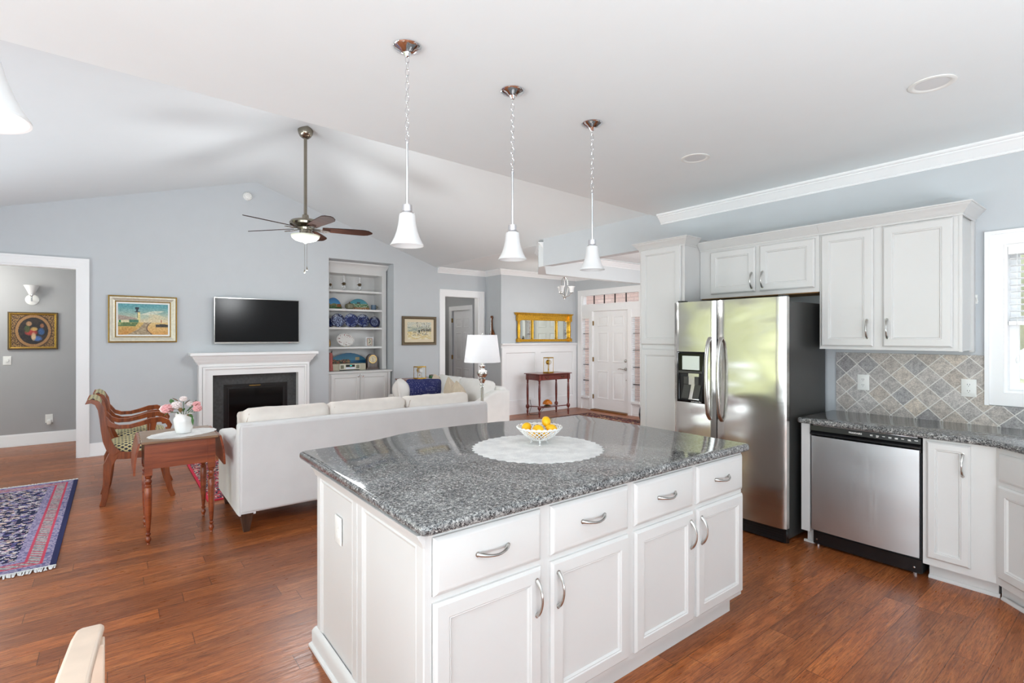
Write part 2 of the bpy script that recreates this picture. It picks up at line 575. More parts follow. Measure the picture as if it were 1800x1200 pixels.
class MB:
    def __init__(s):
        s.v, s.f = [], []

    def _add(s, vs, fs):
        b = len(s.v)
        s.v += [tuple(x) for x in vs]
        s.f += [tuple(b + i for i in f) for f in fs]
        return s

    def box(s, x0, y0, z0, x1, y1, z1):
        # every box a hair larger than the one before, so that no two faces of one mesh coincide
        q = (len(s.f) // 6 % 23) * 4e-5
        x0, x1 = min(x0, x1) - q, max(x0, x1) + q
        y0, y1 = min(y0, y1) - q, max(y0, y1) + q
        z0, z1 = min(z0, z1) - q, max(z0, z1) + q
        vs = [(x0, y0, z0), (x1, y0, z0), (x1, y1, z0), (x0, y1, z0), (x0, y0, z1), (x1, y0, z1), (x1, y1, z1), (x0, y1, z1)]
        fs = [(0, 3, 2, 1), (4, 5, 6, 7), (0, 1, 5, 4), (1, 2, 6, 5), (2, 3, 7, 6), (3, 0, 4, 7)]
        return s._add(vs, fs)

    def obox(s, c, size, mat):
        hx, hy, hz = size[0] / 2, size[1] / 2, size[2] / 2
        n = MB().box(-hx, -hy, -hz, hx, hy, hz)
        c = Vector(c)
        return s._add([c + mat @ Vector(v) for v in n.v], n.f)

    def extrude(s, pts, vec):
        vec = Vector(vec)
        n = len(pts)
        a = [Vector(p) for p in pts]
        vs = a + [p + vec for p in a]
        fs = [tuple(range(n))[::-1], tuple(range(n, 2 * n))]
        fs += [(i, (i + 1) % n, n + (i + 1) % n, n + i) for i in range(n)]
        return s._add(vs, fs)

    def prism(s, poly, z0, z1):
        return s.extrude([(x, y, z0) for x, y in poly], (0, 0, z1 - z0))

    def rings(s, o, u, v, n, w, h, steps, cap=True, back=True):
        o, u, v, n = Vector(o), Vector(u), Vector(v), Vector(n)
        vs, fs = [], []
        for ins, d in steps:
            for a, b in ((ins, ins), (w - ins, ins), (w - ins, h - ins), (ins, h - ins)):
                vs.append(o + u * a + v * b + n * d)
        k = len(steps)
        for r in range(k - 1):
            for i in range(4):
                j = (i + 1) % 4
                fs.append((4 * r + i, 4 * r + j, 4 * r + 4 + j, 4 * r + 4 + i))
        if cap:
            fs.append((4 * k - 4, 4 * k - 3, 4 * k - 2, 4 * k - 1))
        if back:
            fs.append((3, 2, 1, 0))
        return s._add(vs, fs)

    def lathe(s, prof, c=(0, 0, 0), segs=20, axis='Z', cap=True, mat=None):
        c = Vector(c)
        vs, fs = [], []
        for r, z in prof:
            for i in range(segs):
                a = 2 * pi * i / segs
                if axis == 'Z':
                    p = Vector((r * cos(a), r * sin(a), z))
                elif axis == 'X':
                    p = Vector((z, r * cos(a), r * sin(a)))
                else:
                    p = Vector((r * cos(a), z, r * sin(a)))
                if mat is not None:
                    p = mat @ p
                vs.append(c + p)
        k = len(prof)
        for r in range(k - 1):
            for i in range(segs):
                j = (i + 1) % segs
                fs.append((r * segs + i, r * segs + j, (r + 1) * segs + j, (r + 1) * segs + i))
        if cap:
            if prof[0][0] > 1e-5:
                fs.append(tuple(range(segs))[::-1])
            if prof[-1][0] > 1e-5:
                fs.append(tuple(range((k - 1) * segs, k * segs)))
        return s._add(vs, fs)

    def tube(s, pts, r, segs=8, flat=1.0, cap=True, closed=False):
        pts = [Vector(p) for p in pts]
        n = len(pts)
        rs = r if isinstance(r, (list, tuple)) else [r] * n
        vs, fs = [], []
        up = None
        for i, p in enumerate(pts):
            if closed:
                t = pts[(i + 1) % n] - pts[i - 1]
            else:
                t = pts[min(i + 1, n - 1)] - pts[max(i - 1, 0)]
            t.normalize()
            if up is None:
                up = Vector((0, 0, 1)) if abs(t.z) < 0.9 else Vector((0, 1, 0))
            a = t.cross(up)
            if a.length < 1e-4:
                a = t.cross(Vector((1, 0, 0)))
            a.normalize()
            b = a.cross(t).normalized()
            up = b
            for k in range(segs):
                th = 2 * pi * k / segs
                vs.append(p + a * (rs[i] * cos(th)) + b * (rs[i] * flat * sin(th)))
        for i in range(n if closed else n - 1):
            for k in range(segs):
                j = (k + 1) % segs
                i2 = (i + 1) % n
                fs.append((i * segs + k, i * segs + j, i2 * segs + j, i2 * segs + k))
        if cap and not closed:
            fs.append(tuple(range(segs))[::-1])
            fs.append(tuple(range((n - 1) * segs, n * segs)))
        return s._add(vs, fs)

    def strip(s, pts, widths, thick, axis=(0, 1, 0)):
        """flat board following a centre line; pts in 3D, width in the plane normal to axis, thick along axis"""
        ax = Vector(axis)
        pts = [Vector(p) for p in pts]
        L, R = [], []
        n = len(pts)
        for i, p in enumerate(pts):
            t = (pts[min(i + 1, n - 1)] - pts[max(i - 1, 0)]).normalized()
            nn = ax.cross(t).normalized()
            w = widths[i] if isinstance(widths, (list, tuple)) else widths
            L.append(p + nn * w / 2); R.append(p - nn * w / 2)
        vs, fs = [], []
        h = ax * thick / 2
        for i in range(n):
            vs += [L[i] - h, R[i] - h, R[i] + h, L[i] + h]
        for i in range(n - 1):
            for k in range(4):
                j = (k + 1) % 4
                fs.append((4 * i + k, 4 * i + j, 4 * i + 4 + j, 4 * i + 4 + k))
        fs.append((0, 1, 2, 3)); fs.append((4 * n - 1, 4 * n - 2, 4 * n - 3, 4 * n - 4))
        return s._add(vs, fs)

    def sphere(s, c, r, segs=14, rings=9, sc=(1, 1, 1), mat=None):
        prof = []
        for i in range(rings + 1):
            a = -pi / 2 + pi * i / rings
            prof.append((max(cos(a), 1e-5), sin(a)))
        n = MB().lathe(prof, segs=segs, cap=False)
        c = Vector(c)
        out = []
        for v in n.v:
            p = Vector((v[0] * r * sc[0], v[1] * r * sc[1], v[2] * r * sc[2]))
            if mat is not None:
                p = mat @ p
            out.append(c + p)
        return s._add(out, n.f)

    def soft(s, c, size, mat=None, puff=0.12, n=10, seed=0, wr=0.0, sq=0.0):
        """cushion: rounded, puffed block"""
        c = Vector(c)
        hx, hy, hz = size[0] / 2, size[1] / 2, size[2] / 2
        vs, fs, idx = [], [], {}
        r = min(hx, hy, hz) * 0.55

        def vert(i, j, k):
            key = (i, j, k)
            if key in idx:
                return idx[key]
            p = Vector((2 * i / n - 1, 2 * j / n - 1, 2 * k / n - 1))
            q = Vector((p.x * hx, p.y * hy, p.z * hz))
            inner = Vector((max(-hx + r, min(hx - r, q.x)), max(-hy + r, min(hy - r, q.y)), max(-hz + r, min(hz - r, q.z))))
            d = q - inner
            if d.length > 1e-6:
                q = inner + d.normalized() * min(r, d.length) if d.length > r else q
            sm = sorted((hx, hy, hz))[0]
            bulge = Vector((0, 0, 0))
            if hz == sm:
                bulge.z = p.z * puff * hz * 4 * (1 - p.x ** 2) * (1 - p.y ** 2)
            elif hy == sm:
                bulge.y = p.y * puff * hy * 4 * (1 - p.x ** 2) * (1 - p.z ** 2)
            else:
                bulge.x = p.x * puff * hx * 4 * (1 - p.y ** 2) * (1 - p.z ** 2)
            q += bulge
            if sq:
                if hy == sm:
                    f = 1 - sq * (p.x ** 2 * p.z ** 2); q.y *= max(0.08, f * (1 - 0.75 * sq * max(abs(p.x), abs(p.z)) ** 4))
                elif hx == sm:
                    f = 1 - sq * (p.y ** 2 * p.z ** 2); q.x *= max(0.08, f * (1 - 0.75 * sq * max(abs(p.y), abs(p.z)) ** 4))
            if wr:
                q += noise.noise_vector(q * 9 + Vector((seed, seed * 2, 0))) * wr
            if mat is not None:
                q = mat @ q
            idx[key] = len(vs)
            vs.append(c + q)
            return idx[key]
        for a in range(n):
            for b in range(n):
                fs.append((vert(a, b, 0), vert(a, b + 1, 0), vert(a + 1, b + 1, 0), vert(a + 1, b, 0)))
                fs.append((vert(a, b, n), vert(a + 1, b, n), vert(a + 1, b + 1, n), vert(a, b + 1, n)))
                fs.append((vert(a, 0, b), vert(a + 1, 0, b), vert(a + 1, 0, b + 1), vert(a, 0, b + 1)))
                fs.append((vert(a, n, b), vert(a, n, b + 1), vert(a + 1, n, b + 1), vert(a + 1, n, b)))
                fs.append((vert(0, a, b), vert(0, a, b + 1), vert(0, a + 1, b + 1), vert(0, a + 1, b)))
                fs.append((vert(n, a, b), vert(n, a + 1, b), vert(n, a + 1, b + 1), vert(n, a, b + 1)))
        return s._add(vs, fs)

    def molding(s, path, prof, closed=False):
        """sweep profile [(out, z)] along an XY path; 'out' is to the left of travel"""
        P = [Vector((p[0], p[1])) for p in path]
        n = len(P)
        z0s = [p[2] if len(p) > 2 else 0 for p in path]
        vs, fs = [], []
        k = len(prof)
        for i in range(n):
            if closed or 0 < i < n - 1:
                d1 = (P[i] - P[i - 1]).normalized(); d2 = (P[(i + 1) % n] - P[i]).normalized()
                n1 = Vector((-d1.y, d1.x)); n2 = Vector((-d2.y, d2.x))
                m = (n1 + n2).normalized()
                m = m / max(0.2, m.dot(n1))
            else:
                d = (P[1] - P[0]) if i == 0 else (P[-1] - P[-2])
                d.normalize(); m = Vector((-d.y, d.x))
            for o, z in prof:
                vs.append((P[i].x + m.x * o, P[i].y + m.y * o, z0s[i] + z))
        for i in range(n if closed else n - 1):
            i2 = (i + 1) % n
            for a in range(k):
                b = (a + 1) % k
                fs.append((i * k + a, i2 * k + a, i2 * k + b, i * k + b))
        if not closed:
            fs.append(tuple(range(k))); fs.append(tuple(range((n - 1) * k, n * k))[::-1])
        return s._add(vs, fs)

    def mesh(s, name, smooth=True, ang=35):
        me = bpy.data.meshes.new(name)
        me.from_pydata(s.v, [], s.f)
        bm = bmesh.new(); bm.from_mesh(me)
        bmesh.ops.recalc_face_normals(bm, faces=bm.faces)
        if smooth:
            for f in bm.faces:
                f.smooth = True
            lim = radians(ang)
            for ed in bm.edges:
                if len(ed.link_faces) == 2 and ed.calc_face_angle(0) > lim:
                    ed.smooth = False
        bm.to_mesh(me); bm.free()
        return me


ROOTM = {}


def thing(name, label, cat, loc=(0, 0, 0), rotz=0.0, group=None):
    o = bpy.data.objects.new(name, None)
    o.empty_display_size = 0.1
    COL.objects.link(o)
    o.location = loc
    o.rotation_euler = (0, 0, rotz)
    o['label'] = label
    o['category'] = cat
    if group:
        o['group'] = group
    ROOTM[o] = Matrix.Translation(loc) @ Matrix.Rotation(rotz, 4, 'Z')
    return o


def part(name, mb, mat, parent=None, label=None, bevel=0.0, world=True, ang=35, smooth=True, segs=2):
    me = mb.mesh(name, smooth, ang)
    o = bpy.data.objects.new(name, me)
    COL.objects.link(o)
    me.materials.append(M[mat] if isinstance(mat, str) else mat)
    if parent is not None:
        o.parent = parent
        if world and parent in ROOTM:
            me.transform(ROOTM[parent].inverted())
        if parent in ROOTM:
            ROOTM[o] = ROOTM[parent]
    if label:
        o['label'] = label
    if bevel:
        b = o.modifiers.new('bevel', 'BEVEL')
        b.width = bevel; b.segments = segs; b.limit_method = 'ANGLE'; b.angle_limit = radians(40)
        b.harden_normals = False
    return o


def tag(o, label, cat, group=None, kind=None):
    o['label'] = label
    o['category'] = cat
    if group:
        o['group'] = group
    if kind:
        o['kind'] = kind
    return o


def struct(name, mb, mat, parent=None, bevel=0.0, label=None):
    o = part(name, mb, mat, parent)
    if parent is None:
        o['kind'] = 'structure'
        ROOTM[o] = Matrix.Identity(4)
    if label:
        o['label'] = label
    return o


def dup(root, loc, rotz, label, group=None):
    r = root.copy(); COL.objects.link(r)
    r.location = loc; r.rotation_euler = (0, 0, rotz)
    r['label'] = label
    if group:
        r['group'] = group

    def rec(src, dst):
        for ch in list(src.children):
            c = ch.copy(); COL.objects.link(c); c.parent = dst
            rec(ch, c)
    rec(root, r)
    return r


def canvas(name, o, u, v, nx, ny, fn, mat, parent=None, thick=0.0, mask=None):
    """flat grid with a painted colour attribute; fn(s, t) gives an sRGB triple, s,t in 0..1"""
    o, u, v = Vector(o), Vector(u), Vector(v)
    vs = [o + u * (i / nx) + v * (j / ny) for j in range(ny + 1) for i in range(nx + 1)]
    fs, cols = [], []
    for j in range(ny):
        for i in range(nx):
            s_, t_ = (i + 0.5) / nx, (j + 0.5) / ny
            if mask and not mask(s_, t_):
                continue
            a = j * (nx + 1) + i
            fs.append((a, a + 1, a + nx + 2, a + nx + 1))
            cols.append(fn(s_, t_))
    me = bpy.data.meshes.new(name)
    me.from_pydata([tuple(x) for x in vs], [], fs)
    ca = me.color_attributes.new('Col', 'FLOAT_COLOR', 'CORNER')
    buf = []
    for c in cols:
        q = (lin(max(0, min(255, c[0]))), lin(max(0, min(255, c[1]))), lin(max(0, min(255, c[2]))), 1.0)
        buf += list(q) * 4
    ca.data.foreach_set('color', buf)
    ob = bpy.data.objects.new(name, me)
    COL.objects.link(ob)
    me.materials.append(M[mat])
    if parent is not None:
        ob.parent = parent
        if parent in ROOTM:
            me.transform(ROOTM[parent].inverted())
            ROOTM[ob] = ROOTM[parent]
    return ob


def arc(p0, p1, h, n=10):
    """points from p0 to p1 bowed by vector h"""
    p0, p1, h = Vector(p0), Vector(p1), Vector(h)
    return [p0.lerp(p1, i / n) + h * sin(pi * i / n) for i in range(n + 1)]


def nz(x, y, s=1.0, o=0):
    return noise.noise(Vector((x * s + o, y * s - o, o * 1.7)))



# =================================================================== SETTING
BW = 8.30          # face of the fireplace wall
KW = 4.55          # face of the kitchen wall
CH = 2.775         # flat ceiling height
HX = 5.78          # short return wall beside the foyer
FW = 7.79          # foyer wall with the mirror
EW = 7.75          # entry door wall


def edge_y(x):
    return 3.11 + 0.0563 * x


struct('floor', MB().box(-3.1, -5.5, -0.06, 7.9, 10.6, 0.0), 'floor')
g = MB().box(-30, -30, -0.30, 40, 40, -0.2)  # unseen ground, made pale grey so no green light reaches the ceiling
tag(part('outside_ground', g, 'pale_ground'), 'unseen ground outside the house, toned pale to keep its bounce neutral', 'ground', kind='structure')

# fireplace wall with the hall opening, the bookcase niche and the bedroom-hall doorway
w = MB()
w.box(-3.0, BW, 0, -1.9, BW + .12, 4.0)
w.box(-1.9, BW, 2.355, -0.362, BW + .12, 4.0)
w.box(-0.362, BW, 0, 2.714, BW + .12, 4.0)
w.box(2.714, BW, 2.765, 3.832, BW + .12, 4.0)
w.box(3.832, BW, 0, 4.843, BW + .12, 4.0)
w.box(4.843, BW, 2.27, 5.621, BW + .12, 4.0)
w.box(5.621, BW, 0, 5.80, BW + .12, 4.0)
# niche lining
w.box(2.60, BW + .12, 0, 2.714, 9.05, 2.9)
w.box(3.832, BW + .12, 0, 3.94, 9.05, 2.9)
w.box(2.714, BW + .12, 2.765, 3.832, 9.05, 2.9)
w.box(2.60, 8.95, 0, 3.94, 9.05, 2.9)
struct('wall_back', w, 'wall')

# return wall, foyer wall, entry wall
struct('wall_return', MB().box(HX, FW, 0, HX + .12, BW, CH), 'wall')
struct('wall_foyer', MB().box(HX + .12, FW, 0, 7.9, FW + .12, CH), 'wall')
w = MB()
w.box(EW, 7.66, 0, EW + .14, FW, CH)
w.box(EW, 6.0, 2.42, EW + .14, 7.66, CH)
w.box(EW, 3.0, 0, EW + .14, 6.0, CH)
struct('wall_entry', w, 'wall')

struct('wall_rear', MB().box(-3.1, -5.62, 0, KW + .14, -5.5, CH), 'wall')
# kitchen wall with its window
w = MB()
WY0, WY1, WZ0, WZ1 = -0.30, 0.667, 1.137, 2.095
w.box(KW, -5.5, 0, KW + .14, WY0, CH)
w.box(KW, WY0, 0, KW + .14, WY1, WZ0)
w.box(KW, WY0, WZ1, KW + .14, WY1, CH)
w.box(KW, WY1, 0, KW + .14, 3.20, CH)
struct('wall_kitchen', w, 'wall')

# left living-room wall round the glazed patio door
w = MB()
w.box(-2.42, 3.0, 0, -2.3, 3.6, 3.0)
w.box(-2.42, 3.6, 2.35, -2.3, 7.2, 3.0)
w.box(-2.42, 7.2, 0, -2.3, BW, 3.0)
struct('wall_left', w, 'wall')
w = MB()
for y0 in (3.6, 4.8, 6.0, 7.13):
    w.box(-2.40, y0, 0, -2.34, y0 + .07, 2.35)
w.box(-2.40, 3.6, 2.27, -2.34, 7.2, 2.35)
w.box(-2.40, 3.6, 0, -2.34, 7.2, .09)
struct('door_3', w, 'trim')

# hall behind the wide opening
w = MB()
w.box(-3.0, 9.69, 0, -0.25, 9.80, 2.6)
w.box(-0.36, BW + .12, 0, -0.25, 9.69, 2.6)
struct('wall_hall', w, 'hall_wall')
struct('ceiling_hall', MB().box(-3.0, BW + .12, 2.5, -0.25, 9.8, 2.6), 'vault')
# small room behind the doorway
w = MB()
w.box(5.70, BW + .12, 0, 5.80, 8.72, 2.6)
w.box(5.70, 9.45, 0, 5.80, 10.4, 2.6)
w.box(5.70, 8.72, 2.05, 5.80, 9.45, 2.6)
w.box(4.2, 10.3, 0, 5.80, 10.4, 2.6)
w.box(4.2, BW + .12, 0, 4.3, 10.4, 2.6)
struct('wall_bedroom_hall', w, 'hall_wall')
struct('ceiling_bedroom_hall', MB().box(4.2, BW + .12, 2.5, 5.8, 10.4, 2.6), 'vault')

# ceilings
c_ = MB()
c_.prism([(-3.1, -5.5), (KW + .14, -5.5), (KW + .14, edge_y(KW)), (-3.1, edge_y(-3.1))], CH, CH + .12)
struct('ceiling_kitchen', c_, 'ceiling')
c_ = MB()
RX, RZ = 1.648, 3.783
LXv, LZv = -2.45, 2.595
RX2, RZ2 = 4.66, 2.776
gy = 2.7
c_.extrude([(LXv, gy, LZv), (RX, gy, RZ), (RX2, gy, RZ2), (RX2, gy, RZ2 + .1), (RX, gy, RZ + .1), (LXv, gy, LZv + .1)], (0, BW - gy, 0))
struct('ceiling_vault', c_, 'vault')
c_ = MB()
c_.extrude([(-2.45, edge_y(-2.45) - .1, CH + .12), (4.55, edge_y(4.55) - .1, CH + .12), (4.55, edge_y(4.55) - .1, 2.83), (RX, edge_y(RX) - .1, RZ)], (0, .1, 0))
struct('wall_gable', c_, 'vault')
struct('ceiling_foyer', MB().box(RX2, 3.0, CH, 7.9, BW, CH + .12), 'ceiling')

# header between kitchen / living room and the foyer
h = MB()
h.prism([(KW, 3.20), (KW, 5.18), (KW + .12, 5.13), (KW + .12, 3.20)], 2.45, 2.84)
struct('wall_header', h, 'wall')
h = MB()
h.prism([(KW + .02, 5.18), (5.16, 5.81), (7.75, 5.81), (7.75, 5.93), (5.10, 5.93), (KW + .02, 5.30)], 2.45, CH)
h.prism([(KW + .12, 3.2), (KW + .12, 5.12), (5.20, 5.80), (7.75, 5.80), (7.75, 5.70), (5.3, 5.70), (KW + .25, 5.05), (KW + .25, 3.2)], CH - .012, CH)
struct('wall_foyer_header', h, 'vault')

CROWN = [(0, -.098), (.008, -.098), (.012, -.090), (.008, -.084), (.016, -.080), (.022, -.072), (.050, -.042), (.056, -.034), (.064, -.030), (.064, -.022), (.078, -.018), (.084, -.010), (.084, 0), (0, 0)]
m = MB().molding([(KW, -2.2, CH), (KW, 3.30, CH)], CROWN)
struct('trim_1', m, 'trim', label='white crown moulding along the kitchen wall')
m = MB().molding([(EW, 3.2, CH), (EW, FW, CH), (HX, FW, CH), (HX, BW, CH), (4.70, BW, CH)], CROWN)
struct('trim_2', m, 'trim', label='white crown moulding round the foyer')
m = MB().molding([(EW, 5.81, CH), (5.16, 5.81, CH)], CROWN)
m.molding([(KW + .02, 5.18, CH), (5.12, 5.90, CH)], CROWN)
struct('trim_3', m, 'trim', label='white crown moulding on the foyer header')

BASE = [(0, 0), (.022, 0), (.022, .02), (.015, .03), (.015, .135), (.008, .155), (.004, .165), (0, .165)]
struct('baseboard_back', MB().molding([(0.885, BW), (-0.262, BW)], BASE), 'trim')
struct('baseboard_back_right', MB().molding([(4.745, BW), (3.832, BW)], BASE), 'trim')
struct('baseboard_return', MB().molding([(HX, FW), (HX, BW)], BASE), 'trim')
struct('baseboard_hall', MB().molding([(-0.36, 9.69), (-3.0, 9.69)], BASE), 'trim')
struct('baseboard_niche', MB().molding([(3.832, BW), (3.832, 8.34)], BASE), 'trim')


def casing_y(name, x0, x1, z1, y, w=.098, sides='LR', label=None):
    m = MB()
    out = y - .018
    if 'L' in sides:
        m.box(x0 - w, out, 0, x0, y, z1)
        m.box(x0 - w - .012, out - .012, 0, x0 - w + .014, y, z1 + w + .012)
    if 'R' in sides:
        m.box(x1, out, 0, x1 + w, y, z1)
        m.box(x1 + w - .014, out - .012, 0, x1 + w + .012, y, z1 + w + .012)
    m.box(x0 - w if 'L' in sides else x0, out, z1, x1 + w, y, z1 + w)
    m.box(x0 - w if 'L' in sides else x0, out - .012, z1 + w - .014, x1 + w, y, z1 + w + .012)
    # jambs
    if 'L' in sides:
        m.box(x0 - .001, y, 0, x0 + .018, y + .13, z1)
    m.box(x1 - .018, y, 0, x1 + .001, y + .13, z1)
    m.box(x0, y, z1 - .018, x1, y + .13, z1 + .001)
    return struct(name, m, 'trim', bevel=.003, label=label)


casing_y('trim_4', -1.9, -0.362, 2.355, BW, sides='R', label='white casing of the wide hall opening')
casing_y('trim_5', 4.843, 5.621, 2.27, BW, label='white casing of the bedroom hall doorway')

# inner door seen through the doorway
m = MB()
for y0, y1 in ((9.45, 9.54), (8.63, 8.72)):
    m.box(5.68, y0, 0, 5.70, y1, 2.14)
m.box(5.68, 8.63, 2.05, 5.70, 9.54, 2.14)
struct('trim_6', m, 'trim', bevel=.003, label='white casing of the inner door')


def six_panel(mb, o, u, n, w, h, t, cols=None, rowz=None):
    """door leaf slab with six recessed and raised panels on the face n"""
    o, u, n = Vector(o), Vector(u), Vector(n)
    z = Vector((0, 0, 1))
    mb.rings(o - n * t, u, z, n, w, h, [(0, 0), (0, t)], cap=True)
    st = .115 * w / .9
    cw = (w - 3 * st) / 2
    for a in (st, 2 * st + cw):
        for (z0, z1) in rowz:
            mb.rings(o + u * a + z * z0 + n * .0005, u, z, n, cw, z1 - z0,
                     [(0, 0), (.007, .007), (.018, .001), (.036, .001), (.052, .006)], back=False)


m = MB()
six_panel(m, (5.735, 9.42, 0.01), (0, -1, 0), (-1, 0, 0), .695, 2.045, .035, rowz=((.24, .83), (1.0, 1.58), (1.68, 1.88)))
d2 = struct('door_2', m, 'trim', label='grey-shaded inner panel door')
m = MB()
for zz in (.25, 1.02, 1.80):
    m.box(5.690, 9.425, zz, 5.715, 9.46, zz + .09)
part('hinge', m, 'hinge', d2)

# wainscot on the foyer wall
m = MB()
x0, x1 = HX - .0, EW
m.box(x0, FW - .012, 0, x1, FW, 1.33)
for a, b in ((x0, x0 + .09), (6.62, 6.74), (x1 - .09, x1)):
    m.box(a, FW - .030, .16, b, FW - .012, 1.30)
m.box(x0, FW - .030, 1.20, x1, FW - .012, 1.32)
m.box(x0, FW - .030, .16, x1, FW - .012, .26)
m.box(x0, FW - .034, 0, x1, FW - .010, .17)
for a, b in ((x0 + .09, 6.62), (6.74, x1 - .09)):
    m.rings((a, FW - .013, .26), (1, 0, 0), (0, 0, 1), (0, -1, 0), b - a, .94, [(0, .017), (.012, .014), (.02, .002)], cap=False, back=False)
struct('wall_wainscot', m, 'trim', bevel=.003, label='white panelled wainscot under the gilded mirror')
m = MB().molding([(EW, FW - .012, 1.37), (HX - .02, FW - .012, 1.37)], [(0, -.09), (.02, -.09), (.025, -.05), (.045, -.03), (.05, -.02), (.05, 0), (0, 0)])
struct('trim_7', m, 'trim', label='white chair rail capping the wainscot')

# ---------------------------------------------------------------- entry door unit
fr = MB()
F0, F1 = EW - .02, EW + .10      # the frame's depth in X
def fbox(y0, z0, y1, z1, a=F0, b=F1):
    fr.box(a, y0, z0, b, y1, z1)
fbox(7.60, 0, 7.70, 2.465); fbox(5.98, 0, 6.08, 2.465); fbox(5.98, 2.345, 7.70, 2.465)
fbox(7.30, 0, 7.385, 2.17, F0 + .01); fbox(6.29, 0, 6.375, 2.17, F0 + .01)
fbox(6.08, 2.02, 7.60, 2.165, F0 + .01)
fbox(7.385, 0, 7.60, .235, F0 + .03); fbox(6.08, 0, 6.29, .235, F0 + .03)
fbox(7.385, 1.905, 7.60, 2.03, F0 + .02); fbox(6.08, 1.905, 6.29, 2.03, F0 + .02)
fbox(7.565, 2.15, 7.60, 2.35, F0 + .02); fbox(6.08, 2.15, 6.12, 2.35, F0 + .02)
for y0 in (7.40, 6.095):
    fr.rings((F0 + .029, y0, .04), (0, 1, 0), (0, 0, 1), (-1, 0, 0), .18, .16, [(0, 0), (.006, .006), (.012, 0), (.02, 0)], back=False)
    fr.box(F0 - .015, y0 - .02, .235, F0 + .05, y0 + .20, .275)
d1 = struct('door_1', fr, 'trim', bevel=.003, label='white front door with sidelights and transom')
m = MB()
six_panel(m, (EW + .03, 7.298, .03), (0, -1, 0), (-1, 0, 0), .92, 1.985, .045, rowz=((.22, .78), (.96, 1.56), (1.68, 1.88)))
dl = part('door_leaf', m, 'trim', d1)
m = MB()
for zz in (.23, .99, 1.73):
    m.box(EW + .005, 7.285, zz, EW + .028, 7.312, zz + .09)
part('hinge', m, 'hinge', dl)
m = MB()
m.lathe([(0, -.03), (.018, -.03), (.03, -.012), (.034, 0), (.034, .004)], (EW + .03, 6.455, .87), 14, 'X')
m.tube([(EW - .005, 6.455, .87), (EW - .03, 6.46, .868), (EW - .035, 6.50, .872), (EW - .035, 6.56, .878), (EW - .03, 6.60, .866)], [.009, .009, .008, .007, .006])
part('lever_handle', m, 'nickel', dl)
m = MB().lathe([(0, -.024), (.012, -.024), (.026, -.014), (.032, 0), (.032, .004)], (EW + .03, 6.455, 1.03), 14, 'X')
m.lathe([(0, -.01), (.008, -.008), (.010, 0)], (EW + .03, 6.44, .66), 10, 'X')
part('deadbolt', m, 'nickel', dl)
m = MB().box(F0 - .04, 6.375, 0, F1, 7.30, .022)
part('threshold', m, 'threshold', d1)
m = MB()
for k in range(1, 5):
    y = 7.565 - k * .278
    m.box(EW + .03, y - .007, 2.165, EW + .05, y + .007, 2.345)
part('transom_bars', m, 'black_matte', d1)
for yy in (7.385, 6.08):
    m = MB()
    for zz in (.59, .915, 1.24, 1.565):
        m.box(EW + .045, yy, zz - .008, EW + .06, yy + .215, zz + .008)
    part('sidelight_bars', m, 'black_matte', d1)
    m = MB()
    for k in range(44):
        z = .29 + k * .0365
        m.obox((EW + .018, yy + .1075, z), (.022, .20, .0012), Matrix.Rotation(.25, 3, 'Y'))
    m.box(EW + .005, yy + .006, 1.875, EW + .03, yy + .209, 1.905)
    part('blind_slats', m, 'blind', d1)
    part('sidelight_pane', MB().box(EW + .06, yy, .235, EW + .064, yy + .215, 1.905), 'pane', d1)
part('transom_pane', MB().box(EW + .052, 6.12, 2.165, EW + .056, 7.565, 2.345), 'pane', d1)
m = MB().tube([(EW - .02, 6.02, 1.42), (EW - .035, 6.02, 1.46), (EW - .03, 6.02, 1.52)], [.02, .03, .006], 8)
m.box(EW - .022, 5.99, 1.34, EW - .018, 6.05, 1.44)
o = part('wall_hook', m, 'bronze'); tag(o, 'small dark hook on the casing right of the front door', 'hook')

o = part('porch_wall', MB().box(9.3, 4.0, 0, 9.45, 9.6, 3.4), 'brick')
tag(o, 'pinkish brick porch wall seen through the front door glass', 'brick wall', kind='structure')
o = part('porch_floor', MB().box(7.92, 4.0, -.12, 9.3, 9.6, -.02), 'slate')
tag(o, 'porch floor outside the front door', 'porch floor', kind='structure')

# ---------------------------------------------------------------- kitchen window
fr = MB()
cw = .082
fr.box(KW - .02, WY1, WZ0 - cw, KW, WY1 + cw, WZ1 + cw)
fr.box(KW - .02, WY0 - cw, WZ0 - cw, KW, WY0, WZ1 + cw)
fr.box(KW - .02, WY0, WZ1, KW, WY1, WZ1 + cw)
fr.box(KW - .02, WY0, WZ0 - cw, KW, WY1, WZ0)
fr.box(KW - .03, WY1 + cw - .014, WZ0 - cw - .004, KW, WY1 + cw + .008, WZ1 + cw + .008)
fr.box(KW - .03, WY0 - cw - .008, WZ1 + cw - .012, KW, WY1 + cw + .008, WZ1 + cw + .010)
fr.box(KW, WY1 - .016, WZ0, KW + .14, WY1, WZ1); fr.box(KW, WY0, WZ0, KW + .14, WY0 + .016, WZ1)
fr.box(KW, WY0, WZ1 - .016, KW + .14, WY1, WZ1); fr.box(KW, WY0, WZ0, KW + .14, WY1, WZ0 + .016)
w1 = struct('window_1', fr, 'trim', bevel=.003, label='white framed kitchen window with raised blind')
m = MB()
for (z0, z1, x) in ((WZ0 + .016, 1.62, KW + .07), (1.59, WZ1 - .016, KW + .10)):
    a, b = WY0 + .016, WY1 - .016
    m.box(x, a, z0, x + .03, a + .045, z1); m.box(x, b - .045, z0, x + .03, b, z1)
    m.box(x, a, z0, x + .03, b, z0 + .045); m.box(x, a, z1 - .045, x + .03, b, z1)
    m.box(x + .008, a, (z0 + z1) / 2 - .008, x + .02, b, (z0 + z1) / 2 + .008)
    m.box(x + .008, (a + b) / 2 - .008, z0, x + .02, (a + b) / 2 + .008, z1)
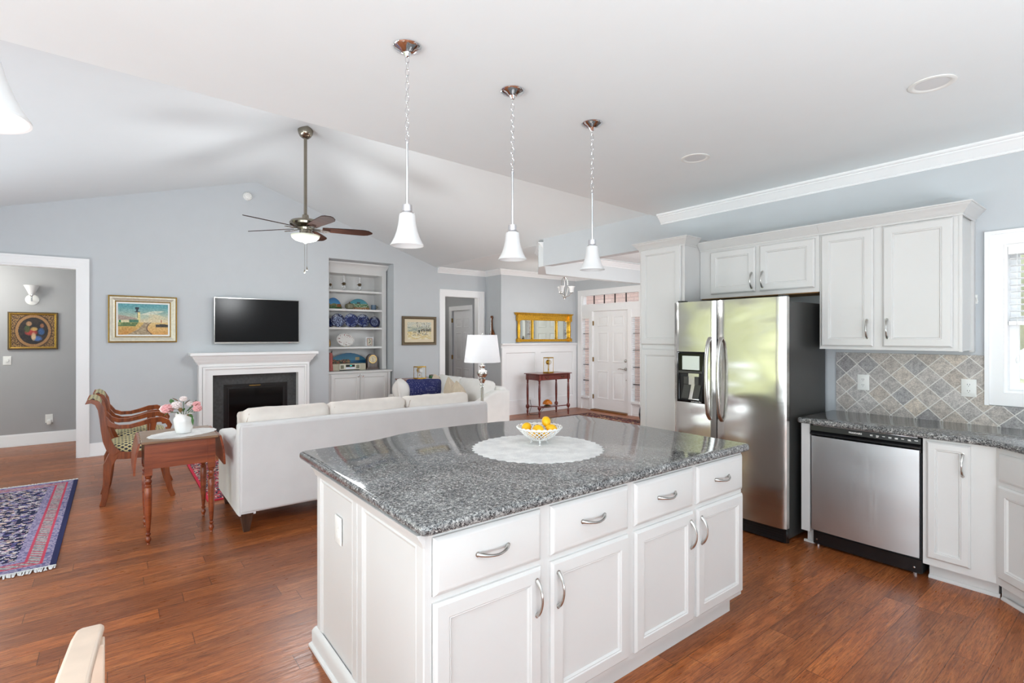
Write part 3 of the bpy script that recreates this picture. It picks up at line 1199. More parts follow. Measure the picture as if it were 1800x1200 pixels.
part('sash', m, 'trim', w1)
part('window_pane', MB().box(KW + .085, WY0 + .05, WZ0 + .05, KW + .088, WY1 - .05, WZ1 - .05), 'pane', w1)
m = MB()
m.box(KW + .005, WY0 + .02, 2.03, KW + .06, WY1 - .018, WZ1 - .016)
for k in range(10):
    z = 2.0 - k * .042
    m.obox((KW + .035, (WY0 + WY1) / 2, z), (.045, .92, .0025), Matrix.Rotation(.12, 3, 'Y'))
m.box(KW + .01, WY0 + .02, 1.575, KW + .06, WY1 - .02, 1.60)
for y in (WY1 - .10, WY0 + .1):
    m.tube([(KW + .03, y, 2.04), (KW + .03, y, 1.58)], .0015, 5)
m.tube([(KW + .005, WY1 - .06, 2.04), (KW + .005, WY1 - .06, 1.36)], .0015, 5)
m.lathe([(0, 0), (.006, .004), (.008, .02), (.002, .05)], (KW + .005, WY1 - .06, 1.33), 8)
part('blind', m, 'blind', w1)

# greenery outside
hb = MB()
for i in range(60):
    hb.sphere((-7.4 + random.uniform(-.6, .6), 1.5 + i * .2, random.uniform(.2, 3.0)), random.uniform(.5, .9), 8, 6)
o = part('hedge', hb, 'foliage'); tag(o, 'tall yellow-green hedge beyond the patio door on the left', 'hedge', kind='stuff')
hb = MB()
for i in range(40):
    hb.sphere((10.5 + random.uniform(-.6, .6), -6 + i * .2, random.uniform(.0, 2.6)), random.uniform(.4, .9), 8, 6)
o = part('hedge', hb, 'foliage'); tag(o, 'green shrubs outside the kitchen window', 'shrubs', kind='stuff')

# =================================================================== KITCHEN


def bow_handle(mb, c, u, n, L=.128, out=.032, droop=0.0, r=.0055):
    """bow pull: u along the pull, n away from the door"""
    c, u, n = Vector(c), Vector(u).normalized(), Vector(n)
    z = Vector((0, 0, -1))
    pts, rs = [], []
    k = 14
    for i in range(k + 1):
        s_ = i / k
        a = (s_ - .5) * L
        pts.append(c + u * a + n * (out * (sin(pi * s_) ** .7) + .001) + z * (droop * sin(pi * s_)))
        rs.append(r * (1.45 - .65 * sin(pi * s_)))
    mb.tube(pts, rs, 8)
    for sg in (-.5, .5):
        mb.lathe([(.009, 0), (.009, .004), (0, .005)], c + u * L * sg, 10, mat=n.to_track_quat('Z', 'Y').to_matrix())
    return mb


SHAKER = [(0, 0), (0, .010), (.010, .019), (.052, .020), (.056, .016), (.060, .017), (.066, .009), (.078, .008)]
SLAB = [(0, 0), (0, .008), (.010, .016), (.016, .018), (.022, .018), (.026, .019)]


def cab_door(name, o, u, n, w, h, parent, steps=SHAKER):
    m = MB().rings(o, u, (0, 0, 1), n, w, h, steps)
    return part(name, m, 'cab', parent, ang=25)


def add_handle(parent, c, u, n, **kw):
    return part('handle', bow_handle(MB(), c, u, n, **kw), 'nickel', parent)


# ---- island
isl = thing('kitchen_island', 'white panelled kitchen island with four doors and four drawers', 'kitchen island', (1.75, 2.0, 0))
IX0, IX1, IY0, IY1 = .785, 2.715, 1.455, 2.53
m = MB()
m.box(IX0, IY0, .10, IX1, IY1, .876)
m.box(IX0 + .02, IY0 + .06, 0, IX1 - .02, IY1, .10)
# face frame
yf = IY0 - .004
for a, b in ((IX0, .80), (1.252, 1.304), (1.75, 1.795), (2.235, 2.272), (2.70, IX1)):
    m.box(a, yf, .10, b, IY0, .876)
m.box(IX0, yf, .855, IX1, IY0, .876); m.box(IX0, yf, .645, IX1, IY0, .668); m.box(IX0, yf, .09, IX1, IY0, .115)
part('cabinet_body', m, 'cab', isl)
# end panels on the left side, each a separate framed panel
EP = [(0, 0), (0, .010), (.004, .014), (.045, .014), (.052, .008), (.060, .012), (.072, .006)]
for (ya, yb) in ((IY0 - .004, 2.010), (2.016, IY1)):
    m = MB().rings((IX0, ya, .02), (0, 1, 0), (0, 0, 1), (-1, 0, 0), yb - ya, .856, EP)
    part('end_panel', m, 'cab', isl, ang=25)
m = MB().molding([(IX0 - .012, IY0 - .01, .876), (IX0 - .012, IY1 + .02, .876)], [(0, -.045), (.006, -.045), (.010, -.03), (.022, -.012), (.028, 0), (0, 0)])
m.molding([(IX1, IY1 + .02, .876), (IX0 - .012, IY1 + .02, .876)][::-1], [(0, -.045), (.006, -.045), (.010, -.03), (.022, -.012), (.028, 0), (0, 0)])
part('top_molding', m, 'cab', isl)
ib = [(0, 0), (.030, 0), (.030, .012), (.020, .022), (.018, .022), (.018, .075), (.012, .088), (.004, .098), (0, .1)]
m = MB().molding([(IX0 - .012, 1.50), (IX0 - .012, IY1 + .01), (1.0, IY1 + .01)], ib)
part('base_molding', m, 'cab', isl)
m = MB().molding([(2.66, IY0 + .058), (IX0 + .02, IY0 + .058)][::1], [(0, 0), (.018, 0), (.018, .008), (.010, .018), (0, .02)])
m.box(IX0 + .0, IY0 + .03, 0, 2.66, IY0 + .06, .10)
part('toe_kick', m, 'cab', isl)
n_ = (0, -1, 0); u_ = (1, 0, 0)
yd = IY0 - .004
for k, (a, b) in enumerate(((.802, 1.254), (1.303, 1.752), (1.795, 2.238), (2.272, 2.708))):
    d = cab_door('drawer', (a, yd, .670), u_, n_, b - a, .188, isl, SLAB)
    add_handle(d, ((a + b) / 2, yd - .018, .768), (1, 0, 0), n_, droop=.006)
    d = cab_door('door', (a, yd, .114), u_, n_, b - a, .533, isl)
    hx = b - .028 if k in (0, 2) else a + .030
    add_handle(d, (hx, yd - .019, .540), (0, 0, 1), n_)
o = part('electrical_outlet', MB().rings((IX0 - .010, 2.20, .595), (0, 1, 0), (0, 0, 1), (-1, 0, 0), .075, .118, [(0, 0), (0, .004), (.004, .006)]), 'plastic_white')
tag(o, 'white outlet plate on the end panel of the island', 'outlet')
m = MB()
for zz in (.632, .676):
    m.lathe([(.016, 0), (.016, .002), (0, .0025)], (IX0 - .0155, 2.2375, zz), 14, mat=Vector((-1, 0, 0)).to_track_quat('Z', 'Y').to_matrix())
part('socket', m, 'plastic_white', o)

# island worktop: straight ends and a bowed breakfast side
top = [(.748, 1.413), (2.755, 1.413), (2.755, 2.74)]
prof = [(2.55, 2.745), (2.40, 2.765), (2.25, 2.82), (2.1, 2.86), (1.9, 2.885), (1.7, 2.893), (1.5, 2.885), (1.36, 2.86), (1.24, 2.81), (1.12, 2.768), (1.0, 2.757), (.77, 2.745)]
poly = top + prof + [(.742, 2.72)]


def slab_top(mb, poly, z0, z1, r=.012):
    """slab with eased edge: rings of inset outlines"""
    P = [Vector(p) for p in poly]
    n = len(P)
    def inset(d):
        out = []
        for i in range(n):
            d1 = (P[i] - P[i - 1]).normalized(); d2 = (P[(i + 1) % n] - P[i]).normalized()
            n1 = Vector((-d1.y, d1.x)); n2 = Vector((-d2.y, d2.x))
            mm = (n1 + n2)
            mm = mm.normalized() / max(.5, mm.normalized().dot(n1)) if mm.length > 1e-6 else n1
            out.append(P[i] + mm * d)
        return out
    lay = [(r, z0), (r * .3, z0 + r * .3), (0, z0 + r), (0, z1 - r), (r * .3, z1 - r * .3), (r, z1)]
    vs, fs = [], []
    for d, z in lay:
        vs += [(p.x, p.y, z) for p in inset(d)]
    for a in range(len(lay) - 1):
        for i in range(n):
            j = (i + 1) % n
            fs.append((a * n + i, a * n + j, (a + 1) * n + j, (a + 1) * n + i))
    fs.append(tuple(range(n))[::-1]); fs.append(tuple(range((len(lay) - 1) * n, len(lay) * n)))
    mb._add(vs, fs)
    return mb


def roundc(poly, r=.03, idx=(0,), k=4):
    out = []
    n = len(poly)
    for i, p in enumerate(poly):
        if i not in idx:
            out.append(p); continue
        p = Vector(p); a = (Vector(poly[i - 1]) - p).normalized(); b = (Vector(poly[(i + 1) % n]) - p).normalized()
        for q in range(k + 1):
            t = q / k
            out.append(tuple(p + a * r * (1 - t) ** 2 + b * r * t ** 2))
    return out


o = part('countertop', slab_top(MB(), roundc(poly, .035, (0, 1, 2)), .876, .914), 'granite', ang=60)
tag(o, 'large grey speckled granite worktop on the island with bowed far edge', 'countertop')

# ---- wall run: dishwasher, base cabinets, worktop
UF = 3.95       # face of base cabinets
m = MB()
m.box(UF, 1.597, .10, 4.54, 1.655, .876)
m.box(UF + .07, 1.597, 0, 4.54, 1.640, .10)
m.box(UF + .055, 1.590, 0, UF + .07, 1.660, .016)
o = part('cabinet_end_panel', m, 'cab'); tag(o, 'narrow white end panel between refrigerator and dishwasher', 'cabinet panel')

dw = thing('dishwasher', 'stainless steel dishwasher with black control strip under the worktop', 'dishwasher', (4.2, 1.26, 0))
D0, D1 = .950, 1.590
m = MB().box(UF + .03, D0 + .005, .02, 4.5, D1 - .005, .868)
part('tub_casing', m, 'black_matte', dw)
m = MB()
pl = []
for i in range(9):
    t = i / 8
    pl.append((UF - .004 - .012 * sin(pi * t) ** .6, D0 + .012 + (D1 - D0 - .018) * t))
pl += [(UF + .03, D1 - .006), (UF + .03, D0 + .012)]
m.prism(pl, .125, .793)
part('door_panel', m, 'steel_dw', dw)
m = MB()
m.box(UF + .0, D0 + .004, .775, UF + .03, D0 + .012, .80)
m.extrude([(UF + .03, D0 + .002, .795), (UF - .004, D0 + .002, .797), (UF - .022, D0 + .002, .806), (UF - .022, D0 + .002, .816), (UF - .008, D0 + .002, .826),
           (UF - .020, D0 + .002, .834), (UF - .014, D0 + .002, .868), (UF + .002, D0 + .002, .874), (UF + .03, D0 + .002, .874)], (0, D1 - D0 - .004, 0))
cp = part('control_panel', m, 'black', dw)
m = MB().box(UF - .010, D0 + .02, .8695, UF + .02, D1 - .02, .8765)
part('edge_strip', m, 'chrome', dw)
part('pocket_handle', MB().box(UF - .018, 1.20, .818, UF - .002, 1.36, .828), 'black_gloss', dw)
m = MB()
random.seed(3)
for k in range(8):
    y = 1.215 - k * .034
    m.box(UF - .0175, y - random.uniform(.008, .012), .8515, UF - .0160, y + .006, .8545)
    if k in (0, 1, 3, 4, 6):
        m.box(UF - .0180, y - .010, .8465, UF - .0166, y + .005, .8485)
    if k == 1:
        m.box(UF - .0186, y - .006, .842, UF - .0173, y + .006, .844)
part('button_markings', m, 'plastic_white', cp)


def text_obj(name, s, loc, rot, size, mat, parent=None, ext=.0004, sx=1.0, bold=0.0):
    cu = bpy.data.curves.new(name, 'FONT')
    cu.body = s
    cu.size = size
    cu.extrude = ext
    cu.offset = bold
    cu.align_x = 'CENTER'; cu.align_y = 'CENTER'
    tmp = bpy.data.objects.new(name + '_tmp', cu)
    COL.objects.link(tmp)
    dg = bpy.context.evaluated_depsgraph_get()
    dg.update()
    me = bpy.data.meshes.new_from_object(tmp.evaluated_get(dg))
    bpy.data.objects.remove(tmp)
    me.materials.clear(); me.materials.append(M[mat])
    o = bpy.data.objects.new(name, me)
    COL.objects.link(o)
    mw = Matrix.Translation(loc) @ rot.to_4x4() @ Matrix.Diagonal((sx, 1, 1, 1))
    if parent is not None:
        o.parent = parent
        if parent in ROOTM:
            mw = ROOTM[parent].inverted() @ mw
    o.matrix_local = mw
    return o


# text runs towards -Y, its face looks towards -X
RT = Matrix(((0, 0, -1), (-1, 0, 0), (0, 1, 0)))
text_obj('brand_lettering', 'FRIGIDAIRE', (UF - .0185, 1.305, .851), RT, .0145, 'plastic_white', cp, sx=1.05, bold=.0002)
m = MB()
m.box(UF + .025, D0 + .008, .018, UF + .04, D1 - .01, .105)
m.box(UF + .018, D0 + .008, .10, UF + .04, D1 - .01, .104)
kp = part('kick_plate', m, 'black', dw)
m = MB()
for y in (D0 + .045, D1 - .03):
    part('screw', MB().lathe([(.006, 0), (.006, .003), (0, .004)], (UF + .0255, y, .050), 8, mat=Vector((-1, 0, 0)).to_track_quat('Z', 'Y').to_matrix()), 'chrome', kp)
    part('levelling_foot', MB().lathe([(.012, 0), (.012, .012), (.006, .016), (.006, .03)], (UF + .05, y, 0), 8), 'chrome', dw)

bc = thing('base_cabinet', 'narrow white base cabinet right of the dishwasher', 'cabinet', (4.2, .78, 0))
m = MB()
m.box(UF, .612, .10, 4.54, .945, .874)
m.box(UF + .075, .612, 0, 4.54, .930, .10)
m.molding([(UF + .075, .605), (UF + .075, .932)], [(0, 0), (.016, 0), (.016, .008), (.008, .018), (0, .02)])
part('cabinet_body', m, 'cab', bc)
d = cab_door('door', (UF, .925, .145), (0, -1, 0), (-1, 0, 0), .205, .715, bc,
             [(0, 0), (0, .010), (.010, .019), (.040, .020), (.044, .016), (.048, .017), (.054, .009), (.062, .008)])
add_handle(d, (UF - .019, .753, .745), (0, 0, 1), (-1, 0, 0))

sc_ = thing('corner_sink_cabinet', 'white diagonal corner cabinet below the kitchen window', 'cabinet', (4.0, .3, 0))
k2 = 1 / sqrt(2)
P0 = Vector((UF, .612)); dd = Vector((-k2, -k2)); nn_ = Vector((-k2, k2)); Lc = .92
P1 = P0 + dd * Lc
m = MB()
m.prism([tuple(P0), tuple(P1), (P1.x, -.5), (4.54, -.5), (4.54, .608), (UF + .002, .608)], .10, .874)
Q0 = P0 - nn_ * .075; Q1 = P1 - nn_ * .075
m.prism([(Q0.x, Q0.y), (Q1.x, Q1.y), (Q1.x, -.45), (4.5, -.45), (4.5, .60), (UF + .078, .60)], 0, .10)
m.molding([(Q1.x, Q1.y), (Q0.x + .004, Q0.y + .03)], [(0, 0), (.016, 0), (.016, .008), (.008, .018), (0, .02)])
part('cabinet_body', m, 'cab', sc_)
o0 = P0 + dd * .03
u3 = (-k2, -k2, 0); n3 = (-k2, k2, 0)
cab_door('drawer', (o0.x, o0.y, .690), u3, n3, .41, .155, sc_, SLAB)
d = cab_door('door', (o0.x, o0.y, .145), u3, n3, .41, .52, sc_)
hh = o0 + dd * .38
add_handle(d, (hh.x - .019 * k2, hh.y + .019 * k2, .55), (0, 0, 1), n3)
o1 = P0 + dd * .46
cab_door('drawer', (o1.x, o1.y, .690), u3, n3, .41, .155, sc_, SLAB)
cab_door('door', (o1.x, o1.y, .145), u3, n3, .41, .52, sc_)

cp_ = [(4.548, 1.675), (3.915, 1.675), (3.915, .68), (3.90, .61), (3.80, .495), (3.20, -.09), (3.20, -.6), (4.548, -.6)]
o = part('countertop', slab_top(MB(), roundc(cp_, .03, (1,)), .876, .914), 'granite', ang=60)
tag(o, 'grey speckled granite worktop along the tiled wall over the dishwasher', 'countertop')

# sink basin rim seen at the very right edge
m = MB().rings((3.93, -.35, .9141), (1, 0, 0), (0, 1, 0), (0, 0, 1), .42, .70, [(0, 0), (.004, .003), (.022, .003), (.03, -.012)], back=False)
o = part('sink', m, 'steel_dw'); tag(o, 'stainless steel sink let into the worktop below the window', 'sink')

# ---- backsplash
m = MB()
m.box(4.538, .749, .914, 4.5495, 1.64, 1.375)
m.box(4.538, -.6, .914, 4.5495, .749, 1.050)
o = struct('wall_backsplash', m, 'tile', label='diamond-laid travertine tile backsplash')


def outlet(name, y, z, label, w=.078, h=.118):
    o = part(name, MB().rings((4.5375, y + w / 2, z - h / 2), (0, -1, 0), (0, 0, 1), (-1, 0, 0), w, h, [(0, 0), (0, .004), (.004, .006)]), 'plastic_white')
    tag(o, label, 'outlet', 'outlets on the tiled backsplash')
    m = MB()
    for zz in (z - .021, z + .021):
        m.lathe([(.0165, 0), (.0165, .003), (0, .0035)], (4.5316, y, zz), 14, mat=Vector((-1, 0, 0)).to_track_quat('Z', 'Y').to_matrix())
    c = part('socket', m, 'plastic_white', o)
    for zz in (z - .021, z + .021):
        m = MB()
        for q in (-.006, .006):
            m.box(4.5278, y + q - .0012, zz - .001, 4.5284, y + q + .0012, zz + .007)
        m.box(4.5278, y - .0015, zz - .010, 4.5284, y + .0015, zz - .006)
        part('plug_slots', m, 'black_matte', c)
    return o


outlet('electrical_outlet', 1.452, 1.150, 'white outlet on the tiled backsplash above the dishwasher')
outlet('electrical_outlet', .838, 1.155, 'white outlet on the tiled backsplash beside the window')

# ---- wall cabinets
UX = 4.22      # face frame of the wall cabinets (doors stand 2 cm proud)
CC = [(0, -.078), (.007, -.078), (.010, -.070), (.006, -.066), (.014, -.060), (.022, -.050), (.042, -.024), (.050, -.018), (.054, -.010), (.060, -.008), (.060, 0), (0, 0)]
wc = thing('wall_cabinet', 'tall white wall cabinet with two doors above the backsplash', 'cabinet', (4.38, 1.22, 1.41))
m = MB()
m.box(UX, .822, 1.408, 4.548, 1.636, 2.29)
m.box(UX - .004, .822, 1.408, UX, 1.636, 1.42); m.box(UX - .004, .81, 1.404, UX + .02, .826, 2.29)
m.box(4.50, .806, 1.398, 4.549, .83, 2.27)
part('cabinet_body', m, 'cab', wc)
d = cab_door('door', (UX - .003, 1.622, 1.430), (0, -1, 0), (-1, 0, 0), .335, .83, wc)
add_handle(d, (UX - .022, 1.320, 1.555), (0, 0, 1), (-1, 0, 0))
d = cab_door('door', (UX - .003, 1.230, 1.430), (0, -1, 0), (-1, 0, 0), .375, .83, wc)
add_handle(d, (UX - .022, 1.200, 1.555), (0, 0, 1), (-1, 0, 0))
m = MB().molding([(4.549, .812, 2.345), (UX - .004, .812, 2.345), (UX - .004, 1.636, 2.345)][::1], CC)
m.box(UX - .002, .816, 2.28, 4.548, 1.636, 2.345)
part('crown', m, 'cab', wc)
m = MB().box(4.545, .795, 1.72, 4.549, .812, 1.78).tube([(4.54, .803, 1.76), (4.52, .795, 1.75), (4.52, .79, 1.73)], .004, 6)
part('adhesive_hook', m, 'plastic_white', wc)

fc = thing('over_fridge_cabinet', 'short white two-door cabinet above the refrigerator', 'cabinet', (4.38, 2.14, 1.84))
m = MB()
m.box(UX, 1.638, 1.842, 4.548, 2.638, 2.30)
part('cabinet_body', m, 'cab', fc)
part('cabinet_floor', MB().box(UX + .01, 1.65, 1.836, 4.54, 2.63, 1.8425), 'cherry_ply', fc)
d = cab_door('door', (UX - .003, 2.530, 1.875), (0, -1, 0), (-1, 0, 0), .405, .375, fc)
add_handle(d, (UX - .022, 2.150, 1.968), (0, 0, 1), (-1, 0, 0))
d = cab_door('door', (UX - .003, 2.088, 1.875), (0, -1, 0), (-1, 0, 0), .420, .375, fc)
add_handle(d, (UX - .022, 2.060, 1.968), (0, 0, 1), (-1, 0, 0))
m = MB().molding([(UX - .004, 1.637, 2.345), (UX - .004, 2.638, 2.345)], CC)
m.box(UX - .002, 1.638, 2.29, 4.548, 2.638, 2.345)
part('crown', m, 'cab', fc)

pc = thing('pantry_cabinet', 'tall white pantry cabinet left of the refrigerator', 'cabinet', (4.25, 2.88, 0))
PX = 3.985
m = MB()
m.box(PX, 2.642, .10, 4.548, 3.125, 2.33)
m.box(PX + .07, 2.65, 0, 4.548, 3.12, .10)
m.box(PX - .004, 2.642, .10, PX, 2.660, 2.33); m.box(PX - .004, 3.105, .10, PX, 3.125, 2.33)
part('cabinet_body', m, 'cab', pc)
cab_door('door', (PX - .003, 3.110, 1.425), (0, -1, 0), (-1, 0, 0), .435, .895, pc)
cab_door('door', (PX - .003, 3.110, .13), (0, -1, 0), (-1, 0, 0), .435, 1.255, pc)
m = MB().molding([(4.15, 2.642, 2.385), (PX - .004, 2.642, 2.385), (PX - .004, 3.125, 2.385), (4.548, 3.125, 2.385)], CC)
m.box(PX, 2.645, 2.32, 4.548, 3.122, 2.385)
part('crown', m, 'cab', pc)

# ---- refrigerator
rf = thing('refrigerator', 'stainless side-by-side refrigerator with ice and water dispenser', 'refrigerator', (4.15, 2.16, 0))
FX, RY0, RY1, RH = 3.79, 1.695, 2.625, 1.79
m = MB().box(FX + .075, RY0 + .008, .03, 4.50, RY1 - .008, RH - .03)
m.box(FX + .06, RY0 + .02, .06, FX + .075, RY1 - .02, RH - .05)
part('case', m, 'case_grey', rf, bevel=.004)
YS = 2.235      # gap between the doors


def fridge_door(name, y0, y1):
    m = MB()
    pl = []
    k = 14
    for i in range(k + 1):
        t = i / k
        e = min(t, 1 - t)
        x = FX + .014 - .014 * (1 - (1 - min(1, e / .05)) ** 2) ** .5
        x += -.006 * sin(pi * t) + .006
        pl.append((x, y0 + (y1 - y0) * t))
    pl += [(FX + .06, y1), (FX + .06, y0)]
    z0, z1 = .115, RH
    P = pl
    m.prism(P, z0, z1)
    return part(name, m, 'steel', rf)


fd = fridge_door('fridge_door', RY0, YS - .004)
zd = fridge_door('freezer_door', YS + .004, RY1)
part('door_edge_trim', MB().box(FX + .058, RY0 + .002, .12, FX + .074, RY1 - .002, RH - .01), 'black', rf)


def fridge_handle(y, parent):
    m = MB()
    pts, rs = [], []
    k = 20
    for i in range(k + 1):
        t = i / k
        z = .835 + (1.490 - .835) * t
        out = .062 * min(1, sin(pi * t) ** .42)
        pts.append((FX + .004 - out, y, z))
        rs.append(.0165)
    m.tube(pts, rs, 12, flat=.75)
    return part('handle', m, 'nickel', parent)


fridge_handle(YS - .050, fd)
fridge_handle(YS + .050, zd)
# dispenser
m = MB()
DY0, DY1, DZ0, DZ1 = 2.325, 2.585, .952, 1.375
fpl = [(FX + .002, DY0), (FX + .002, DY1)]
m.rings((FX + .004, DY1, DZ0), (0, -1, 0), (0, 0, 1), (-1, 0, 0), DY1 - DY0, DZ1 - DZ0, [(0, 0), (0, .010), (.006, .014), (.022, .014), (.024, .012)], cap=False, back=True)
m.box(FX - .010, DY0 + .02, 1.195, FX + .004, DY1 - .02, DZ1 - .02)
ds = part('dispenser', m, 'black_gloss', zd)
m = MB()
m.box(FX + .0005, DY0 + .022, DZ0 + .022, FX + .003, DY1 - .022, 1.195)
part('dispenser_cavity', m, 'black_matte', zd)
m = MB().box(FX - .0125, DY0 + .045, 1.225, FX - .010, DY1 - .055, 1.340)
part('dispenser_display', m, M['steel_dw'], zd)
m = MB().box(FX - .013, DY0 + .02, 1.197, FX - .008, DY1 - .02, 1.215)
for q in range(5):
    m.box(FX - .0145, DY0 + .04 + q * .04, 1.2, FX - .013, DY0 + .06 + q * .04, 1.212)
part('dispenser_buttons', m, 'case_grey', zd)
for yy in (2.40, 2.50):
    m = MB()
    m.rings((FX + .002, yy + .022, 1.10), (0, -1, 0), (0, 0, 1), (-1, 0, 0), .044, .07, [(0, 0), (.004, .010)])
    m.extrude([(FX + .002, yy + .018, 1.10), (FX - .006, yy + .018, 1.10), (FX - .008, yy + .042, .985), (FX + .002, yy + .042, .985)], (0, -.06, 0))
    part('dispenser_paddle', m, 'case_grey', zd)
text_obj('small_lettering', 'ice & water filter', (FX - .0106, 2.40, .9635), RT, .014, 'plastic_white', zd)
m = MB().box(FX + .03, RY0 + .01, .012, FX + .075, RY1 - .01, .105)
for k in range(4):
    m.box(FX + .026, RY0 + .03, .03 + k * .018, FX + .031, RY1 - .03, .038 + k * .018)
part('kick_grille', m, 'black', rf)
for yy in (RY0 + .03, RY1 - .06):
    part('hinge_cover', MB().box(FX + .03, yy, RH - .002, FX + .12, yy + .035, RH + .016), 'case_grey', rf)
for yy in (RY0 + .03, RY1 - .04):
    for xx in (FX + .08, 4.42):
        part('roller_foot', MB().lathe([(.02, 0), (.02, .02), (.01, .03)], (xx, yy, 0), 10), 'black', rf)

# ---- fruit bowl, lemons, doily
DC = (1.765, 2.055)


def doily(name, c, rx, ry, z, label, n=84, rot=0.0, petal=.014, mat='lacedoily'):
    m = MB()
    vs, fs = [], []
    R = [0, .15, .3, .45, .6, .72, .82, .90, .96, 1.0]
    for ri, r in enumerate(R):
        for i in range(n * 2):
            a = 2 * pi * i / (n * 2)
            edge = 1 + (petal / rx) * (.5 + .5 * cos(a * n / 2) if ri == len(R) - 1 else 0)
            zz = z + .002 + .0012 * sin(r * 60) + (.0008 * cos(a * n / 4) if r > .8 else 0)
            x, y = r * rx * edge * cos(a), r * ry * edge * sin(a)
            vs.append((c[0] + x * cos(rot) - y * sin(rot), c[1] + x * sin(rot) + y * cos(rot), zz))
    N = n * 2
    for r in range(len(R) - 1):
        for i in range(N):
            j = (i + 1) % N
            fs.append((r * N + i, r * N + j, (r + 1) * N + j, (r + 1) * N + i))
    # underside
    b = len(vs)
    vs += [(v[0], v[1], z + .0003) for v in vs[-N:]]
    for i in range(N):
        j = (i + 1) % N
        fs.append((b - N + i, b - N + j, b + j, b + i))
    m._add(vs, fs)
    o = part(name, m, mat, ang=80)
    tag(o, label, 'doily')
    return o


doily('crocheted_doily', DC, .335, .335, .914, 'round white crocheted doily on the island worktop')

BC = Vector((1.832, 2.118, .9175))
m = MB()
# openwork basket: two crossed families of ribbons plus rim and foot ring


def bowl_r(t):
    return .045 + (.123 - .045) * (t ** .75)


def bowl_z(t):
    return .026 + .062 * t


for fam in (1, -1):
    for k in range(26):
        a0 = 2 * pi * k / 26
        pts = []
        for i in range(8):
            t = i / 7
            a = a0 + fam * t * .62
            r = bowl_r(t)
            pts.append(BC + Vector((r * cos(a), r * sin(a), bowl_z(t))))
        m.tube(pts, .0029, 5, cap=False)
for t, rr in ((1.0, .0038), (.0, .004)):
    m.tube([BC + Vector((bowl_r(t) * cos(2 * pi * i / 40), bowl_r(t) * sin(2 * pi * i / 40), bowl_z(t))) for i in range(40)], rr, 6, closed=True)
m.lathe([(0, .024), (.046, .024), (.048, .030), (0, .030)], BC, 24)
for i in range(26):
    a = 2 * pi * (i + .5) / 26
    m.tube([BC + Vector((bowl_r(1) * cos(a + q * .12), bowl_r(1) * sin(a + q * .12), bowl_z(1) + .006 * (1 - q * q) )) for q in (-1, -.5, 0, .5, 1)], .0026, 5)
for k in range(3):
    a = radians(232) + k * 2 * pi / 3
    p = BC + Vector((cos(a) * .040, sin(a) * .040, 0))
    m.tube([p + Vector((0, 0, .027)), p + Vector((cos(a) * .012, sin(a) * .012, .016)), p + Vector((cos(a) * .004, sin(a) * .004, .005)), p + Vector((cos(a) * .014, sin(a) * .014, .0015))], [.006, .005, .003, .005], 7)
o = part('fruit_bowl', m, 'porcelain', ang=70)
tag(o, 'white openwork porcelain bowl holding lemons on the doily', 'bowl')


def lemon_mesh():
    prof = []
    for i in range(15):
        t = i / 14
        z = -1 + 2 * t
        r = sqrt(max(0, 1 - abs(z) ** 2.1)) * .92
        zz = z * .032
        if abs(z) > .9:
            r *= .8
        prof.append((max(r * .027, .0004), zz))
    prof = [(.0005, -.038), (.004, -.036)] + prof[1:-1] + [(.0045, .036), (.0005, .039)]
    return MB().lathe(prof, segs=20, cap=False)


lm = part('lemon', lemon_mesh(), 'lemon', ang=80)
# offsets in a frame whose first axis runs to the camera's right and second away from the camera
RTv = Vector((.790, -.613)); FWv = Vector((.613, .790))
lem = [(-.070, .002, .100, 20, 80, 1.0, 'yellow lemon at the left of the fruit bowl'),
       (-.008, -.042, .094, 90, 84, 1.08, 'large yellow lemon at the front middle of the fruit bowl'),
       (.040, .045, .124, 60, 55, 1.0, 'topmost yellow lemon resting high at the back of the fruit bowl'),
       (.066, -.005, .094, 140, 78, .92, 'small yellow lemon at the right of the fruit bowl'),
       (.030, -.030, .068, 30, 85, .85, 'lemon half hidden between the front and right lemons'),
       (-.038, -.030, .066, 110, 85, .85, 'lemon half hidden between the left and front lemons'),
       (.000, .055, .076, 200, 80, .95, 'lemon at the back of the fruit bowl under the topmost one'),
       (.010, .005, .054, 60, 88, .8, 'lowest lemon in the middle of the fruit bowl')]
for i, (a, b, z, rz, ry, s_, lab) in enumerate(lem):
    o = lm if i == 0 else lm.copy()
    if i:
        COL.objects.link(o)
    p = Vector((BC.x, BC.y)) + RTv * a + FWv * b
    o.location = (p.x, p.y, BC.z + z - .012)
    o.rotation_euler = (0, radians(ry), radians(rz))
    o.scale = (s_, s_, s_)
    tag(o, lab, 'lemon', 'lemons in the fruit bowl')

# ---- ceiling lamps in the kitchen


